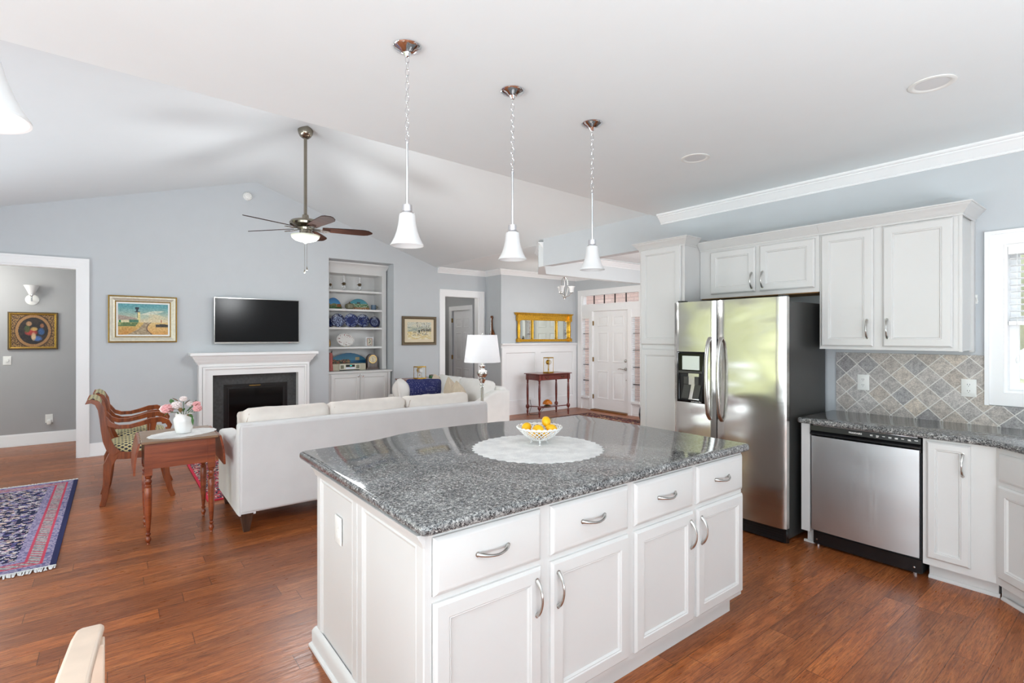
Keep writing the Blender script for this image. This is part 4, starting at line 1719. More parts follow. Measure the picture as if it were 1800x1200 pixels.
def pendant(loc, rotz, label):
    t = thing('pendant_light', label, 'pendant light', loc, rotz, 'pendants over the island')
    x, y, zc = 0, 0, 0
    H = CH - 1.900      # ceiling to the shade's rim
    m = MB().lathe([(.062, 0), (.062, -.004), (.056, -.012), (.036, -.020), (.030, -.026), (.018, -.030), (.010, -.044), (0, -.046)], (0, 0, 0), 28)
    part('canopy', m, 'chrome', t, world=False)
    m = MB()
    zz = -.045
    k = 0
    while zz > -.415:
        a = 0 if k % 2 == 0 else pi / 2
        L_, W_ = .017, .0085
        ring = []
        for i in range(12):
            th = 2 * pi * i / 12
            ring.append((cos(th) * W_ * cos(a), cos(th) * W_ * sin(a), zz - .012 + sin(th) * L_))
        m.tube(ring, .0016, 5, closed=True)
        zz -= .0285
        k += 1
    part('chain', m, 'chrome', t, world=False)
    m = MB().lathe([(.004, -.405), (.007, -.412), (.007, -.425), (.0052, -.43), (.0052, -H + .175), (0, -H + .175)], (0, 0, 0), 12)
    part('stem', m, 'chrome', t, world=False)
    m = MB().lathe([(0, -H + .178), (.021, -H + .178), (.022, -H + .150), (.020, -H + .149), (.024, -H + .147), (.030, -H + .142), (.028, -H + .139), (0, -H + .139)], (0, 0, 0), 24)
    part('socket_cap', m, 'chrome', t, world=False)
    prof = [(.026, .142), (.033, .138), (.0355, .128), (.037, .110), (.040, .088), (.046, .062), (.055, .036), (.066, .014), (.0735, .002), (.0735, -.001), (.0705, 0),
            (.063, .014), (.052, .036), (.043, .062), (.037, .088), (.034, .110), (.0325, .126), (.026, .134)]
    m = MB().lathe([(r, z - H) for r, z in prof], (0, 0, 0), 32, cap=False)
    part('shade', m, 'frost', t, world=False)
    return t


PD = pendant((1.016, 2.062, CH), 0, 'bell-shaped white glass pendant, nearest of the row of three')
dup(PD, (1.629, 2.096, CH), 1.1, 'bell-shaped white glass pendant, middle of the row of three')
dup(PD, (2.254, 2.124, CH), .5, 'bell-shaped white glass pendant, farthest of the row of three')

# recessed ceiling lights


def can_light(loc, label):
    t = thing('recessed_light', label, 'recessed light', loc, 0, 'recessed ceiling lights')
    m = MB().lathe([(.098, -.0005), (.098, -.004), (.088, -.007), (.074, -.004), (.068, .0), (.068, -.0005)], (0, 0, 0), 32, cap=False)
    part('trim_ring', m, 'plastic_white', t, world=False)
    m = MB().lathe([(.070, -.0015), (.05, -.0020), (0, -.0022)], (0, 0, 0), 28)
    part('lens', m, 'frost', t, world=False)
    return t


C1 = can_light((3.257, .743, CH), 'round recessed ceiling light near the kitchen window')
dup(C1, (3.276, 2.088, CH), 0, 'round recessed ceiling light in front of the refrigerator')

# dining chandelier: one glass shade reaches into the picture at the upper left
chx, chy = -.473, 1.068
ch = thing('dining_chandelier', 'bell-shaped white glass shade of the dining chandelier at the upper left edge', 'chandelier', (chx, chy, CH))
m = MB().lathe([(.07, 0), (.07, -.006), (.03, -.03), (.008, -.04), (.008, -.52), (.03, -.54), (.035, -.58), (.01, -.62), (0, -.63)], (chx, chy, CH), 20)
part('stem', m, 'nickel', ch)
BELL = [(.026, .142), (.033, .138), (.0355, .128), (.037, .110), (.040, .088), (.046, .062), (.055, .036), (.066, .014), (.0735, .002), (.0735, -.001), (.0705, 0),
        (.063, .014), (.052, .036), (.043, .062), (.037, .088), (.034, .110), (.0325, .126), (.026, .134)]
sb = None
for k in range(5):
    a = radians(32.4) + k * 2 * pi / 5
    ex, ey = chx + .315 * cos(a), chy + .315 * sin(a)
    m = MB().tube([(chx + .03 * cos(a), chy + .03 * sin(a), CH - .57), (chx + .12 * cos(a), chy + .12 * sin(a), CH - .64), (chx + .24 * cos(a), chy + .24 * sin(a), CH - .62), (ex, ey, CH - .66), (ex, ey, CH - .73)], .007, 8)
    m.lathe([(.01, .03), (.03, .02), (.034, 0), (.03, -.01)], (ex, ey, CH - .745), 14)
    part('arm', m, 'nickel', ch)
    m = MB().lathe([(r * 1.25, z * 1.25) for r, z in BELL], (ex, ey, 1.873), 40, cap=False)
    part('shade', m, 'frost', ch)

# pale wooden armchair at the lower left: only the end of one arm is in the picture
pa = thing('wooden_armchair', 'pale limed wooden armchair, only one arm end showing at the lower left', 'chair', (-.33, 1.55, 0))
for x_ in (0, -.54):
    m = MB().strip([(x_ - .105, 1.25, .655), (x_ - .090, 1.50, .66), (x_ - .079, 1.66, .662), (x_ - .063, 1.84, .660), (x_ - .056, 1.90, .655), (x_ - .0535, 1.926, .648)], [.070, .072, .070, .068, .064, .050], .026, axis=(0, 0, 1))
    part('armrest', m, 'pale_wood', pa, bevel=.009, segs=3)
for x in (-.040, -.60):
    part('leg', MB().strip([(x, 1.80, 0), (x, 1.82, .3), (x, 1.84, .648)], [.045, .05, .06], .035, axis=(1, 0, 0)), 'pale_wood', pa, bevel=.004)
    part('leg', MB().strip([(x - .02, 1.22, 0), (x - .02, 1.26, .44), (x - .02, 1.25, .64)], [.045, .05, .04], .035, axis=(1, 0, 0)), 'pale_wood', pa, bevel=.004)
part('seat', MB().box(-.585, 1.24, .42, -.073, 1.83, .455), 'pale_wood', pa, bevel=.01)
m = MB()
for k in range(3):
    z = .50 + k * .085
    m.box(-.585, 1.17 + .0 * k, z, -.073, 1.19, z + .05)
part('back_slats', m, 'pale_wood', pa)

# fleece mat before the sink
m = MB()
cxm, cym, rot = 3.00, .125, radians(4)
N = 30
vs_, fs_ = [], []
for j in range(N + 1):
    for i in range(N + 1):
        x, y = (i / N - .5) * .86, (j / N - .5) * .52
        x2, y2 = cxm + x * cos(rot) - y * sin(rot), cym + x * sin(rot) + y * cos(rot)
        ed = min(i, j, N - i, N - j)
        vs_.append((x2 + .004 * nz(x2, y2, 60), y2 + .004 * nz(x2, y2, 60, 3), .002 if ed == 0 else .018 + .006 * nz(x2, y2, 50, 5)))
for j in range(N):
    for i in range(N):
        a = j * (N + 1) + i
        fs_.append((a, a + 1, a + N + 2, a + N + 1))
m._add(vs_, fs_)
o = part('fleece_mat', m, 'fleece', ang=80); tag(o, 'white fleece mat on the floor at the lower right corner', 'mat')

# =================================================================== LIVING ROOM
# ---- sofa seen from behind
so = thing('sofa', 'long white three-seat sofa seen from behind with dark tapered legs', 'sofa', (1.9, 4.8, 0))
SX0, SX1, SY0, SY1 = .735, 3.055, 4.335, 5.27
m = MB()
# one upholstered shell: back panel and both arms, swept as a U in plan with a dropping top edge
def shell_top(t):
    """height of the arm's top from the back (t=0) to the front (t=1)"""
    if t < .22:
        return .835 - .19 * (sin(pi * (t / .22 - .5)) * .5 + .5)
    return .645 + .028 * sin(pi * (t - .22) / .78 * .5)
bk = MB()
bk.box(SX0 + .01, SY0, .145, SX1 - .01, SY0 + .14, .828)
back = part('back_panel', bk, 'sofa_back', so, bevel=.022, segs=3)
for sgn, xa in ((1, SX0), (-1, SX1)):
    am = MB()
    n = 26
    vs_, fs_ = [], []
    W = .135
    for i in range(n + 1):
        t = i / n
        y = SY0 + .004 + (SY1 - SY0) * t
        zt = shell_top(t)
        rr = .03
        sec = [(0, .145), (0, zt - rr), (rr * .3, zt - rr * .3), (rr, zt), (W - rr, zt), (W - rr * .3, zt - rr * .3), (W, zt - rr), (W, .145)]
        for a, z in sec:
            inset = .010 if i in (0, n) else 0
            vs_.append((xa + sgn * (a + (inset if a < W / 2 else -inset)), y, z - inset))
    k8 = 8
    for i in range(n):
        for a in range(k8):
            b = (a + 1) % k8
            fs_.append((i * k8 + a, i * k8 + b, (i + 1) * k8 + b, (i + 1) * k8 + a))
    fs_.append(tuple(range(k8))); fs_.append(tuple(range(n * k8, (n + 1) * k8))[::-1])
    am._add(vs_, fs_)
    part('arm', am, 'sofa_back', so, ang=50)
part('seat_frame', MB().box(SX0 + .13, SY0 + .13, .15, SX1 - .13, SY1 - .02, .31), 'sofa_back', so, bevel=.01)
for k in range(3):
    w_ = (SX1 - SX0 - .29) / 3
    xc = SX0 + .145 + w_ * (k + .5)
    m = MB().soft((xc, SY0 + .53, .39), (w_ - .006, .78, .17), puff=.10, n=10, seed=k, wr=.003)
    part('seat_cushion', m, 'cushion', so, ang=70)
bw = [(SX0 + .075, 1.485), (1.489, 2.210), (2.214, SX1 - .13)]
for k, (a, b) in enumerate(bw):
    xc = (a + b) / 2
    m = MB().soft((xc, SY0 + .235, .675), (b - a, .19, .49), Matrix.Rotation(-.10, 3, 'X'), puff=.16, n=16, seed=k * 3 + 1, wr=.009)
    bc_ = part('back_cushion', m, 'cushion', so, ang=70)
    zz = .903
    y0 = SY0 + .168
    pts = [(a + .03, y0, zz - .35), (a + .012, y0, zz - .1), (a + .035, y0, zz - .018)] + [(a + .05 + (b - a - .1) * i / 8, y0 - .001 * (i % 2), zz - .012 + .004 * sin(i * 1.7)) for i in range(9)] + [(b - .035, y0, zz - .018), (b - .012, y0, zz - .1), (b - .03, y0, zz - .35)]
    part('piping', MB().tube(pts, .0035, 5), 'seam', bc_)
for x, y in ((SX0 + .03, SY0 + .01), (SX1 - .10, SY0 + .01), (SX0 + .03, SY1 - .09), (SX1 - .10, SY1 - .09)):
    m = MB()
    c = (x + .035, y + .035)
    vs_ = []
    for z, h_ in ((0, .020), (.146, .044)):
        vs_ += [(c[0] - h_, c[1] - h_, z), (c[0] + h_, c[1] - h_, z), (c[0] + h_, c[1] + h_, z), (c[0] - h_, c[1] + h_, z)]
    m._add(vs_, [(0, 3, 2, 1), (4, 5, 6, 7), (0, 1, 5, 4), (1, 2, 6, 5), (2, 3, 7, 6), (3, 0, 4, 7)])
    part('leg', m, 'dark_wood', so)


def pillow(name, c, w, h, d, rot, mat, label, grp=None, seed=1, puff=.25):
    mm = Matrix.Rotation(rot[2], 3, 'Z') @ Matrix.Rotation(rot[0], 3, 'X') @ Matrix.Rotation(rot[1], 3, 'Y')
    m = MB().soft(c, (w, d, h), mm, puff=puff, n=14, seed=seed, wr=.004, sq=.85)
    # pull the corners out a little
    o = part(name, m, mat, ang=80)
    tag(o, label, 'pillow', grp)
    return o


pillow('throw_pillow', (.965, 4.87, .685), .38, .38, .12, (-.2, 0, .75), 'cushion', 'cream scatter pillow standing at the left end of the long sofa', seed=4)

# ---- slipcovered loveseat facing left
lv = thing('loveseat', 'white slipcovered loveseat at the right, its sloping arm facing the camera', 'loveseat', (3.85, 6.55, 0))
LX0, LX1, LY0, LY1 = 3.32, 4.36, 5.68, 7.38
m = MB()
for ya, yb, nm in ((LY0, LY0 + .16, 'n'), (LY1 - .16, LY1, 'f')):
    am = MB()
    n = 20
    vs_, fs_ = [], []
    for i in range(n + 1):
        t = i / n
        x = LX0 + (LX1 - LX0) * t
        s_ = max(0, (t - .42) / .42)
        zt = .600 + .155 * (min(1, s_) ** 2 * (3 - 2 * min(1, s_)))
        if nm == 'f':
            zt = .62 + .14 * (min(1, s_) ** 2 * (3 - 2 * min(1, s_)))
        r_ = .03
        for y, z in ((ya, .02), (ya, zt - r_), (ya + r_ * .4, zt - .008), (ya + r_ * 1.4, zt), (yb - r_ * 1.4, zt), (yb - r_ * .4, zt - .008), (yb, zt - r_), (yb, .02)):
            vs_.append((x, y + .006 * sin(x * 22 + z * 4) * (1 if z < .1 else .3), z))
    for i in range(n):
        for a in range(8):
            b = (a + 1) % 8
            fs_.append((i * 8 + a, i * 8 + b, (i + 1) * 8 + b, (i + 1) * 8 + a))
    fs_.append(tuple(range(8))); fs_.append(tuple(range(n * 8, (n + 1) * 8))[::-1])
    am._add(vs_, fs_)
    part('arm', am, 'upholstery', lv, ang=60)
m = MB().box(LX1 - .14, LY0 + .05, .02, LX1, LY1 - .05, .80)
part('back_panel', m, 'upholstery', lv, bevel=.04, segs=3)
part('skirt', MB().box(LX0 + .03, LY0 + .15, .02, LX1 - .12, LY1 - .15, .30), 'upholstery', lv, bevel=.01)
for k in range(2):
    yc = LY0 + .16 + (LY1 - LY0 - .32) * (k + .5) / 2
    part('seat_cushion', MB().soft((LX0 + .40, yc, .39), (.80, .675, .19), puff=.12, n=10, seed=k), 'upholstery', lv, ang=70)
    part('back_cushion', MB().soft((LX1 - .255, yc - .02, .655), (.20, .70, .47), Matrix.Rotation(.22, 3, 'Y'), puff=.16, n=14, seed=k + 7, wr=.008), 'upholstery', lv, ang=70)
GP = 'scatter pillows on the loveseat'
pillow('throw_pillow', (3.70, 6.93, .72), .56, .28, .13, (-.22, .03, -.08), 'navy_dots', 'navy blue pillow with white dots on the loveseat', GP, 2)
pillow('throw_pillow', (3.34, 6.98, .70), .26, .36, .13, (-.15, 0, .9), 'upholstery', 'white pillow left of the navy dotted pillow on the loveseat', GP, 3)
pillow('throw_pillow', (4.00, 7.02, .70), .34, .34, .11, (-.3, .6, .1), 'khaki', 'beige pillow right of the navy dotted pillow', GP, 5)
pillow('throw_pillow', (3.76, 6.24, .69), .38, .38, .11, (-.2, .7, 1.15), 'khaki', 'beige pillow behind the long sofa\'s right end cushion', GP, 6)
pillow('throw_pillow', (3.72, 6.00, .68), .34, .34, .11, (-.2, .6, 1.5), 'khaki', 'beige pillow behind the lamp pole on the loveseat', GP, 8)

# ---- floor lamp
lx, ly = 3.42, 4.98
fl = thing('floor_lamp', 'brushed nickel floor lamp with white tapered drum shade', 'floor lamp', (lx, ly, 0))
m = MB().lathe([(0, 0), (.15, 0), (.15, .012), (.13, .022), (.05, .032), (.03, .045), (.018, .07), (.0165, .90), (.024, .905), (.018, .92), (.016, .93)], (lx, ly, 0), 24)
part('pole', m, 'nickel', fl)
m = MB().lathe([(.016, .925), (.032, .932), (.032, .94), (.022, .955), (.030, .975), (.043, .998), (.043, 1.002), (.024, 1.01), (.030, 1.016), (.046, 1.032), (.062, 1.058), (.062, 1.082), (.046, 1.106),
                (.026, 1.118), (.022, 1.13), (.036, 1.15), (.036, 1.156), (.014, 1.165), (.010, 1.30), (0, 1.30)], (lx, ly, 0), 28)
part('turned_knob', m, 'nickel', fl)
m = MB().lathe([(.211, 1.198), (.213, 1.200), (.213, 1.206), (.174, 1.514), (.174, 1.520), (.171, 1.520), (.208, 1.206), (.208, 1.198)], (lx, ly, 0), 56, cap=False)
part('lamp_shade', m, 'shade', fl)
m = MB().tube([(lx, ly, 1.30), (lx, ly, 1.53)], .004, 6).lathe([(0, .0), (.009, .004), (.011, .014), (.006, .026), (0, .03)], (lx, ly, 1.525), 10)
for a in range(3):
    th = a * 2 * pi / 3
    m.tube([(lx, ly, 1.512), (lx + .172 * cos(th), ly + .172 * sin(th), 1.512)], .002, 5)
part('harp', m, 'nickel', fl)

lamp('floor_lamp_bulb', (lx, ly, 1.40), 20, .05, (1, .97, .93))

# ---- drop-leaf table
TX0, TX1, TY0, TY1, TZ = .148, .628, 4.475, 5.03, .748
tb = thing('drop_leaf_table', 'small cherry wood drop-leaf table with turned legs', 'table', (.385, 4.75, 0))
part('tabletop', MB().box(TX0, TY0, TZ - .018, TX1, TY1, TZ), 'cherry_top', tb, bevel=.004)
m = MB().box(TX0 + .03, TY0 + .035, .545, TX1 - .03, TY0 + .055, TZ - .018)
part('apron', m, 'cherry', tb)
part('apron', MB().box(TX0 + .03, TY1 - .055, .545, TX1 - .03, TY1 - .035, TZ - .018), 'cherry', tb)
part('apron', MB().box(TX0 + .02, TY0 + .05, .555, TX0 + .035, TY1 - .05, TZ - .018), 'cherry', tb)
part('apron', MB().box(TX1 - .035, TY0 + .05, .555, TX1 - .02, TY1 - .05, TZ - .018), 'cherry', tb)
for sg, x in ((-1, TX0), (1, TX1)):
    m = MB()
    pts = []
    for t in range(9):
        a = t / 8
        pts.append((x + sg * (.004 + .030 * a + .008 * sin(pi * a)), TY0 + .002, TZ - .006 - .225 * a))
    prof = pts + [(p[0] + sg * .014, p[1], p[2]) for p in pts[::-1]]
    m.extrude(prof, (0, TY1 - TY0 - .004, 0))
    part('drop_leaf', m, 'cherry', tb)
LEG = [(.022, .0), (.011, .004), (.009, .012), (.015, .024), (.019, .038), (.015, .052), (.008, .060), (.014, .068), (.017, .078), (.010, .086), (.0125, .10), (.020, .20), (.0235, .34), (.024, .40),
       (.019, .412), (.022, .418), (.022, .426), (.016, .434), (.021, .446), (.023, .456), (.017, .466), (.016, .474), (.022, .482), (.023, .492), (.017, .500)]
LEG = [(0.006, 0), (.011, .004)] + LEG[2:]
for x in (TX0 + .042, TX1 - .042):
    for y in (TY0 + .055, TY1 - .055):
        m = MB().lathe([(r, z) for r, z in LEG], (x, y, 0), 18)
        m.box(x - .024, y - .024, .500, x + .024, y + .024, TZ - .018)
        part('leg', m, 'cherry', tb)
m = None
doily('lace_table_doily', (.42, 4.72), .24, .165, TZ, 'oval white lace doily on the drop-leaf table', n=44, rot=radians(25), petal=.008)

# vase and flowers
vx, vy, vz = .425, 4.73, TZ + .004
m = MB()
segs = 32
vs_, fs_ = [], []
prof = [(0, 0), (.050, .0), (.054, .004), (.060, .04), (.066, .085), (.068, .105), (.064, .118), (.056, .130), (.057, .142), (.066, .152), (.062, .152), (.052, .142), (.050, .130), (.058, .105), (.05, .02), (0, .015)]
for r, z in prof:
    for i in range(segs):
        a = 2 * pi * i / segs
        fl_ = 1 + (.035 * cos(a * 8) if .02 < z < .13 and r > .053 else 0) + (.10 * cos(a) ** 8 * (1 if cos(a) < 0 else 0) if z > .14 else 0)
        vs_.append((vx + r * fl_ * cos(a), vy + r * fl_ * sin(a), vz + z + (.004 * cos(a * 6) if z > .145 else 0)))
for r in range(len(prof) - 1):
    for i in range(segs):
        j = (i + 1) % segs
        fs_.append((r * segs + i, r * segs + j, (r + 1) * segs + j, (r + 1) * segs + i))
m._add(vs_, fs_)
o = part('vase', m, 'porcelain', ang=70); tag(o, 'white ribbed porcelain pitcher vase on the drop-leaf table', 'vase')


def hsh_(i, j):
    n_ = sin(i * 12.9898 + j * 78.233) * 43758.5453
    return n_ - math.floor(n_)


def leaf(mb, p, d, L, w, droop=.3):
    p, d = Vector(p), Vector(d).normalized()
    sd = d.cross(Vector((0, 0, 1)))
    sd = sd.normalized() if sd.length > .01 else Vector((1, 0, 0))
    pts = []
    vs_, fs_ = [], []
    n = 5
    for i in range(n + 1):
        t = i / n
        c = p + d * L * t + Vector((0, 0, -droop * L * t * t))
        hw = w * sin(pi * min(.97, t * .9 + .07))
        vs_ += [c + sd * hw, c + Vector((0, 0, -.003)), c - sd * hw]
    for i in range(n):
        for k in (0, 1):
            fs_.append((3 * i + k, 3 * i + k + 1, 3 * i + 3 + k + 1, 3 * i + 3 + k))
    mb._add(vs_, fs_)


bq = thing('flower_bouquet', 'bunch of pink and white silk roses in the white vase', 'bouquet', (vx, vy, vz + .13))
RTx = Vector((.790, -.613, 0)); FWx = Vector((.613, .790, 0)); UPx = Vector((0, 0, 1))
V0 = Vector((vx, vy, vz))


def fp(a, z, b=0.0):
    """point in the bouquet: a to the viewer's right, z up from the table, b away"""
    return V0 + RTx * a + UPx * z + FWx * b


flw = [(-.135, .188, -.02, .030, 'petal_white'), (-.098, .193, -.045, .036, 'petal_pink'), (-.045, .215, -.02, .032, 'petal_white'), (-.010, .262, .01, .022, 'petal_white'),
       (.100, .222, .0, .024, 'petal_pink'), (.118, .192, -.02, .027, 'petal_pink'), (.020, .215, .05, .022, 'petal_white')]
st = MB()
for a, z, b, r, mt in flw:
    r *= 1.25
    p = fp(a, z, b)
    st.tube([fp(0, .06), fp(a * .35, .16, b * .4), fp(a * .8, z - .03, b), p], [.003, .0025, .0025, .002], 5)
    m = MB()
    NB = 34
    for q in range(NB):
        zz = 1 - 2 * (q + .5) / NB
        th = q * 2.39996
        rr = sqrt(max(0, 1 - zz * zz))
        c = p + Vector((rr * cos(th), rr * sin(th), zz * .8)) * r * (.66 + .14 * hsh_(q, 3))
        m.sphere(c, r * .30, 6, 4, (1, 1, .75))
    part('blossom', m, mt, bq, ang=80)
part('stems', st, 'stem', bq)
for lab, mt, items in (('g', 'leaf', [(-.085, .22, .0, (-.3, .2, .5), .06, .018), (.06, .165, 0, (.7, 0, .5), .07, .010), (.05, .17, -.03, (.5, -.2, .55), .08, .010), (.085, .13, -.03, (.2, -.2, -1), .06, .009),
                                  (-.10, .165, -.02, (-.5, 0, -.3), .05, .011), (.09, .215, .0, (.1, 0, 1), .05, .008), (.02, .17, -.04, (.3, -.3, .4), .06, .009), (.075, .15, -.05, (.6, -.3, -.3), .045, .014), (-.05, .17, -.05, (-.6, -.4, .2), .05, .008)]),
                       ('b', 'leaf_brown', [(-.045, .245, .0, (-.5, 0, .35), .055, .014), (.02, .225, -.02, (.5, 0, .5), .06, .014), (.05, .235, .0, (.6, .2, .2), .055, .015), (.0, .20, -.04, (.2, -.3, -.2), .05, .016),
                                            (.06, .20, .0, (.4, 0, .7), .06, .012), (.062, .150, -.03, (.3, -.5, -.1), .04, .018), (.10, .205, -.02, (.3, 0, .4), .04, .012), (-.03, .19, -.05, (-.3, -.2, .1), .04, .013)])):
    m = MB()
    for a, z, b, d_, L_, w_ in items:
        dd_ = RTx * d_[0] + FWx * d_[1] + UPx * d_[2]
        leaf(m, fp(a, z, b), dd_, L_, w_, .15)
    part('leaves', m, mt, bq, ang=80)

# ---- pair of scroll-arm chairs
X0 = -.062


def side_frame(y, th=.032):
    out = []
    P = lambda pts: [(X0 + a, y, z) for a, z in pts]
    # stile: scroll at the top, sweeping down into the seat rail
    m = MB().strip(P([(-.115, .945), (-.135, .925), (-.128, .900), (-.098, .905), (-.075, .93), (-.045, .915), (-.028, .86), (-.020, .78), (-.012, .68), (.004, .58), (.03, .50), (.07, .455), (.10, .44)][0:2] + [(-.100, .935), (-.06, .915), (-.035, .86), (-.024, .78), (-.012, .68), (.006, .58), (.034, .50), (.075, .452)]),
                   [.030, .034, .036, .042, .046, .048, .052, .060, .066, .070], th)
    out.append(('stile', m))
    th -= .002
    m = MB().strip(P([(.055, .452), (.012, .36), (.006, .25), (.0, .15), (-.012, .06), (-.028, 0)]), [.075, .068, .056, .048, .044, .042], th)
    out.append(('leg', m))
    th -= .003
    m = MB().strip(P([(.42, .452), (.435, .38), (.44, .28), (.452, .16), (.475, .06), (.498, 0)]), [.072, .066, .054, .046, .042, .042], th)
    out.append(('leg', m))
    th -= .003
    m = MB().strip(P([(.03, .448), (.15, .428), (.30, .426), (.45, .448)]), [.075, .062, .062, .075], th)
    out.append(('side_rail', m))
    m = MB().strip(P([(-.018, .775), (.03, .715), (.09, .690), (.17, .688), (.25, .705), (.33, .728), (.40, .730), (.450, .706), (.470, .670), (.462, .640), (.435, .638)]),
                   [.05, .042, .036, .036, .040, .046, .048, .044, .040, .036, .030], th + .006)
    out.append(('armrest', m))
    th += .002
    m = MB().strip(P([(.345, .715), (.335, .65), (.34, .55), (.375, .48), (.42, .445)]), [.055, .048, .046, .052, .066], th)
    out.append(('arm_support', m))
    return out


def arm_chair(y0, y1):
    t = thing('scroll_arm_chair', 'nearer of two mahogany scroll-arm chairs with navy trellis seat', 'chair', (X0 + .22, (y0 + y1) / 2, 0), 0, 'scroll-arm chairs left of the drop-leaf table')
    for y in (y0, y1):
        for nm, m in side_frame(y):
            part(nm, m, 'mahog', t, bevel=.004)
    # crest: upholstered roll between the stiles, cross rail, front and back seat rails
    m = MB()
    pts = [(-.128, .925), (-.115, .953), (-.085, .958), (-.055, .940), (-.035, .895), (-.050, .88), (-.080, .915), (-.105, .915)]
    m.extrude([(X0 + a, y0 + .014, z) for a, z in pts], (0, y1 - y0 - .028, 0))
    part('crest_roll', m, 'trellis', t, ang=50)
    part('cross_rail', MB().strip([(X0 - .005, y0, .655), (X0 - .005, y1, .655)], .05, .02, axis=(1, 0, 0)), 'mahog', t)
    part('rear_rail', MB().box(X0 + .06, y0, .425, X0 + .085, y1, .465), 'mahog', t)
    part('front_rail', MB().box(X0 + .425, y0, .41, X0 + .45, y1, .475), 'mahog', t)
    m = MB().soft((X0 + .245, (y0 + y1) / 2, .485), (.43, y1 - y0 - .028, .095), puff=.22, n=12, seed=3)
    part('seat_cushion', m, 'trellis', t, ang=80)
    return t


ac = arm_chair(5.79, 6.24)
dup(ac, (X0 + .245, 6.62, 0), 0, 'farther of two mahogany scroll-arm chairs with navy trellis seat', 'scroll-arm chairs left of the drop-leaf table')

# ---- rugs
random.seed(11)


def hsh(i, j, k=0):
    n_ = sin(i * 127.1 + j * 311.7 + k * 74.7) * 43758.5453
    return n_ - math.floor(n_)


def runner(x, y, W_, H_):
    """navy field with cream flecks, pink guard bands; x,y metres from the corner"""
    e = min(x, y, W_ - x, H_ - y)
    ex = min(x, W_ - x)
    i, j = int(x / .022), int(y / .011)
    h1, h2 = hsh(i, j), hsh(int(x / .011), int(y / .011), 5)
    if ex < .03:
        return (30, 34, 84)
    if e < .012 and ex >= .03:
        return (40, 44, 90)
    if e < .075:
        return (166, 156, 182) if h2 > .4 else (104, 102, 146)
    if e < .085:
        return (206, 70, 96)
    if e < .155:
        q = abs(((x + y) / .05) % 1 - .5)
        if q < .13:
            return (190, 70, 92)
        return (180, 176, 176) if h2 > .4 else (132, 142, 146)
    if e < .165:
        return (200, 70, 96)
    if e < .215:
        return (168, 156, 186) if h2 > .45 else (120, 112, 150)
    # field
    off = (i * 7) % 3
    jj = int((y + .006 * off) / .016)
    h3 = hsh(int((x + .012 * (jj % 2)) / .026), jj, 9)
    if h3 < .50:
        return (22, 26, 66)
    if h3 < .78:
        return (206, 200, 206) if h2 > .2 else (170, 120, 150)
    if h3 < .9:
        return (110, 104, 160)
    return (224, 196, 178)


def rug(name, x0, y0, x1, y1, fn, label, fringe='Y', res=.008, mat='pile', edge=None):
    W_, H_ = x1 - x0, y1 - y0
    base = part(name, MB().box(x0, y0, .001, x1, y1, .009), edge or 'black_matte')
    tag(base, label, 'rug')
    nx, ny = int(W_ / res), int(H_ / res)
    canvas('pile', (x0, y0, .0105), (W_, 0, 0), (0, H_, 0), nx, ny, lambda s_, t_: fn(s_ * W_, t_ * H_, W_, H_), mat, base)
    if fringe:
        random.seed(5)
        for ys, sg in ((y0, -1), (y1, 1)):
            m = MB()
            x = x0
            while x < x1:
                L_ = random.uniform(.045, .07)
                dx = random.uniform(-.012, .012)
                m._add([(x, ys, .009), (x + .009, ys, .009), (x + .009 + dx, ys + sg * L_, .004), (x + dx, ys + sg * L_, .004), (x + .0045, ys + sg * L_ * .5, .013)],
                       [(0, 1, 4), (1, 2, 4), (2, 3, 4), (3, 0, 4)])
                x += .0085
            m.box(x0, ys - .004, .006, x1, ys + .004, .0105)
            part('fringe', m, 'lacedoily', base, smooth=False)
    return base


rug('area_rug', -1.85, 4.48, -.305, 7.02, runner, 'navy and cream oriental rug with pink border and white fringe', edge=plain('navy rug edge', rgb(30, 34, 84), 1.0))


def redrug(x, y, W_, H_):
    e = min(x, y, W_ - x, H_ - y)
    h1, h2 = hsh(int(x / .02), int(y / .014)), hsh(int(x / .012), int(y / .03), 4)
    if e < .03:
        return (206, 40, 70)
    pal = [(32, 30, 56), (176, 44, 62), (206, 190, 176), (150, 110, 110), (60, 56, 80), (196, 60, 70)]
    if e < .22:
        return pal[int(h1 * 6) % 6] if (int(y / .06) + int(x / .06)) % 2 else pal[int(h2 * 6) % 6]
    return pal[int(h2 * 3.6) % 6]


rug('area_rug', .665, 5.36, 3.60, 7.04, redrug, 'red and black oriental rug under the long sofa', fringe=None, res=.012, edge=plain('crimson rug edge', rgb(205, 36, 66), 1.0))


def darkrug(x, y, W_, H_):
    e = min(x, y, W_ - x, H_ - y)
    h2 = hsh(int(x / .025), int(y / .025), 4)
    if e < .03:
        return (40, 28, 34)
    pal = [(96, 36, 40), (44, 30, 40), (170, 130, 100), (120, 50, 48), (60, 40, 46)]
    if e < .25:
        return pal[int(h2 * 5) % 5]
    return (104, 44, 44) if h2 > .25 else (190, 160, 120)


rug('area_rug', 5.75, 5.05, 7.36, 7.02, darkrug, 'dark red oriental rug on the foyer floor before the front door', fringe=None, res=.015)

# =================================================================== FIREPLACE WALL
fp_ = thing('fireplace', 'white mantel fireplace with dark granite surround and black firebox', 'fireplace', (1.63, BW - .1, 0))
MX0, MX1 = .905, 2.365
m = MB()
m.rings((MX0, BW, 0), (1, 0, 0), (0, 0, 1), (0, -1, 0), .0001, .0001, [(0, 0)], cap=False, back=False)
m = MB()
iy = 1.072, 2.205
m.box(MX0, BW - .15, 0, iy[0], BW - .002, 1.15)
m.box(iy[1], BW - .15, 0, MX1, BW - .002, 1.15)
m.box(MX0, BW - .15, .962, MX1, BW - .002, 1.15)
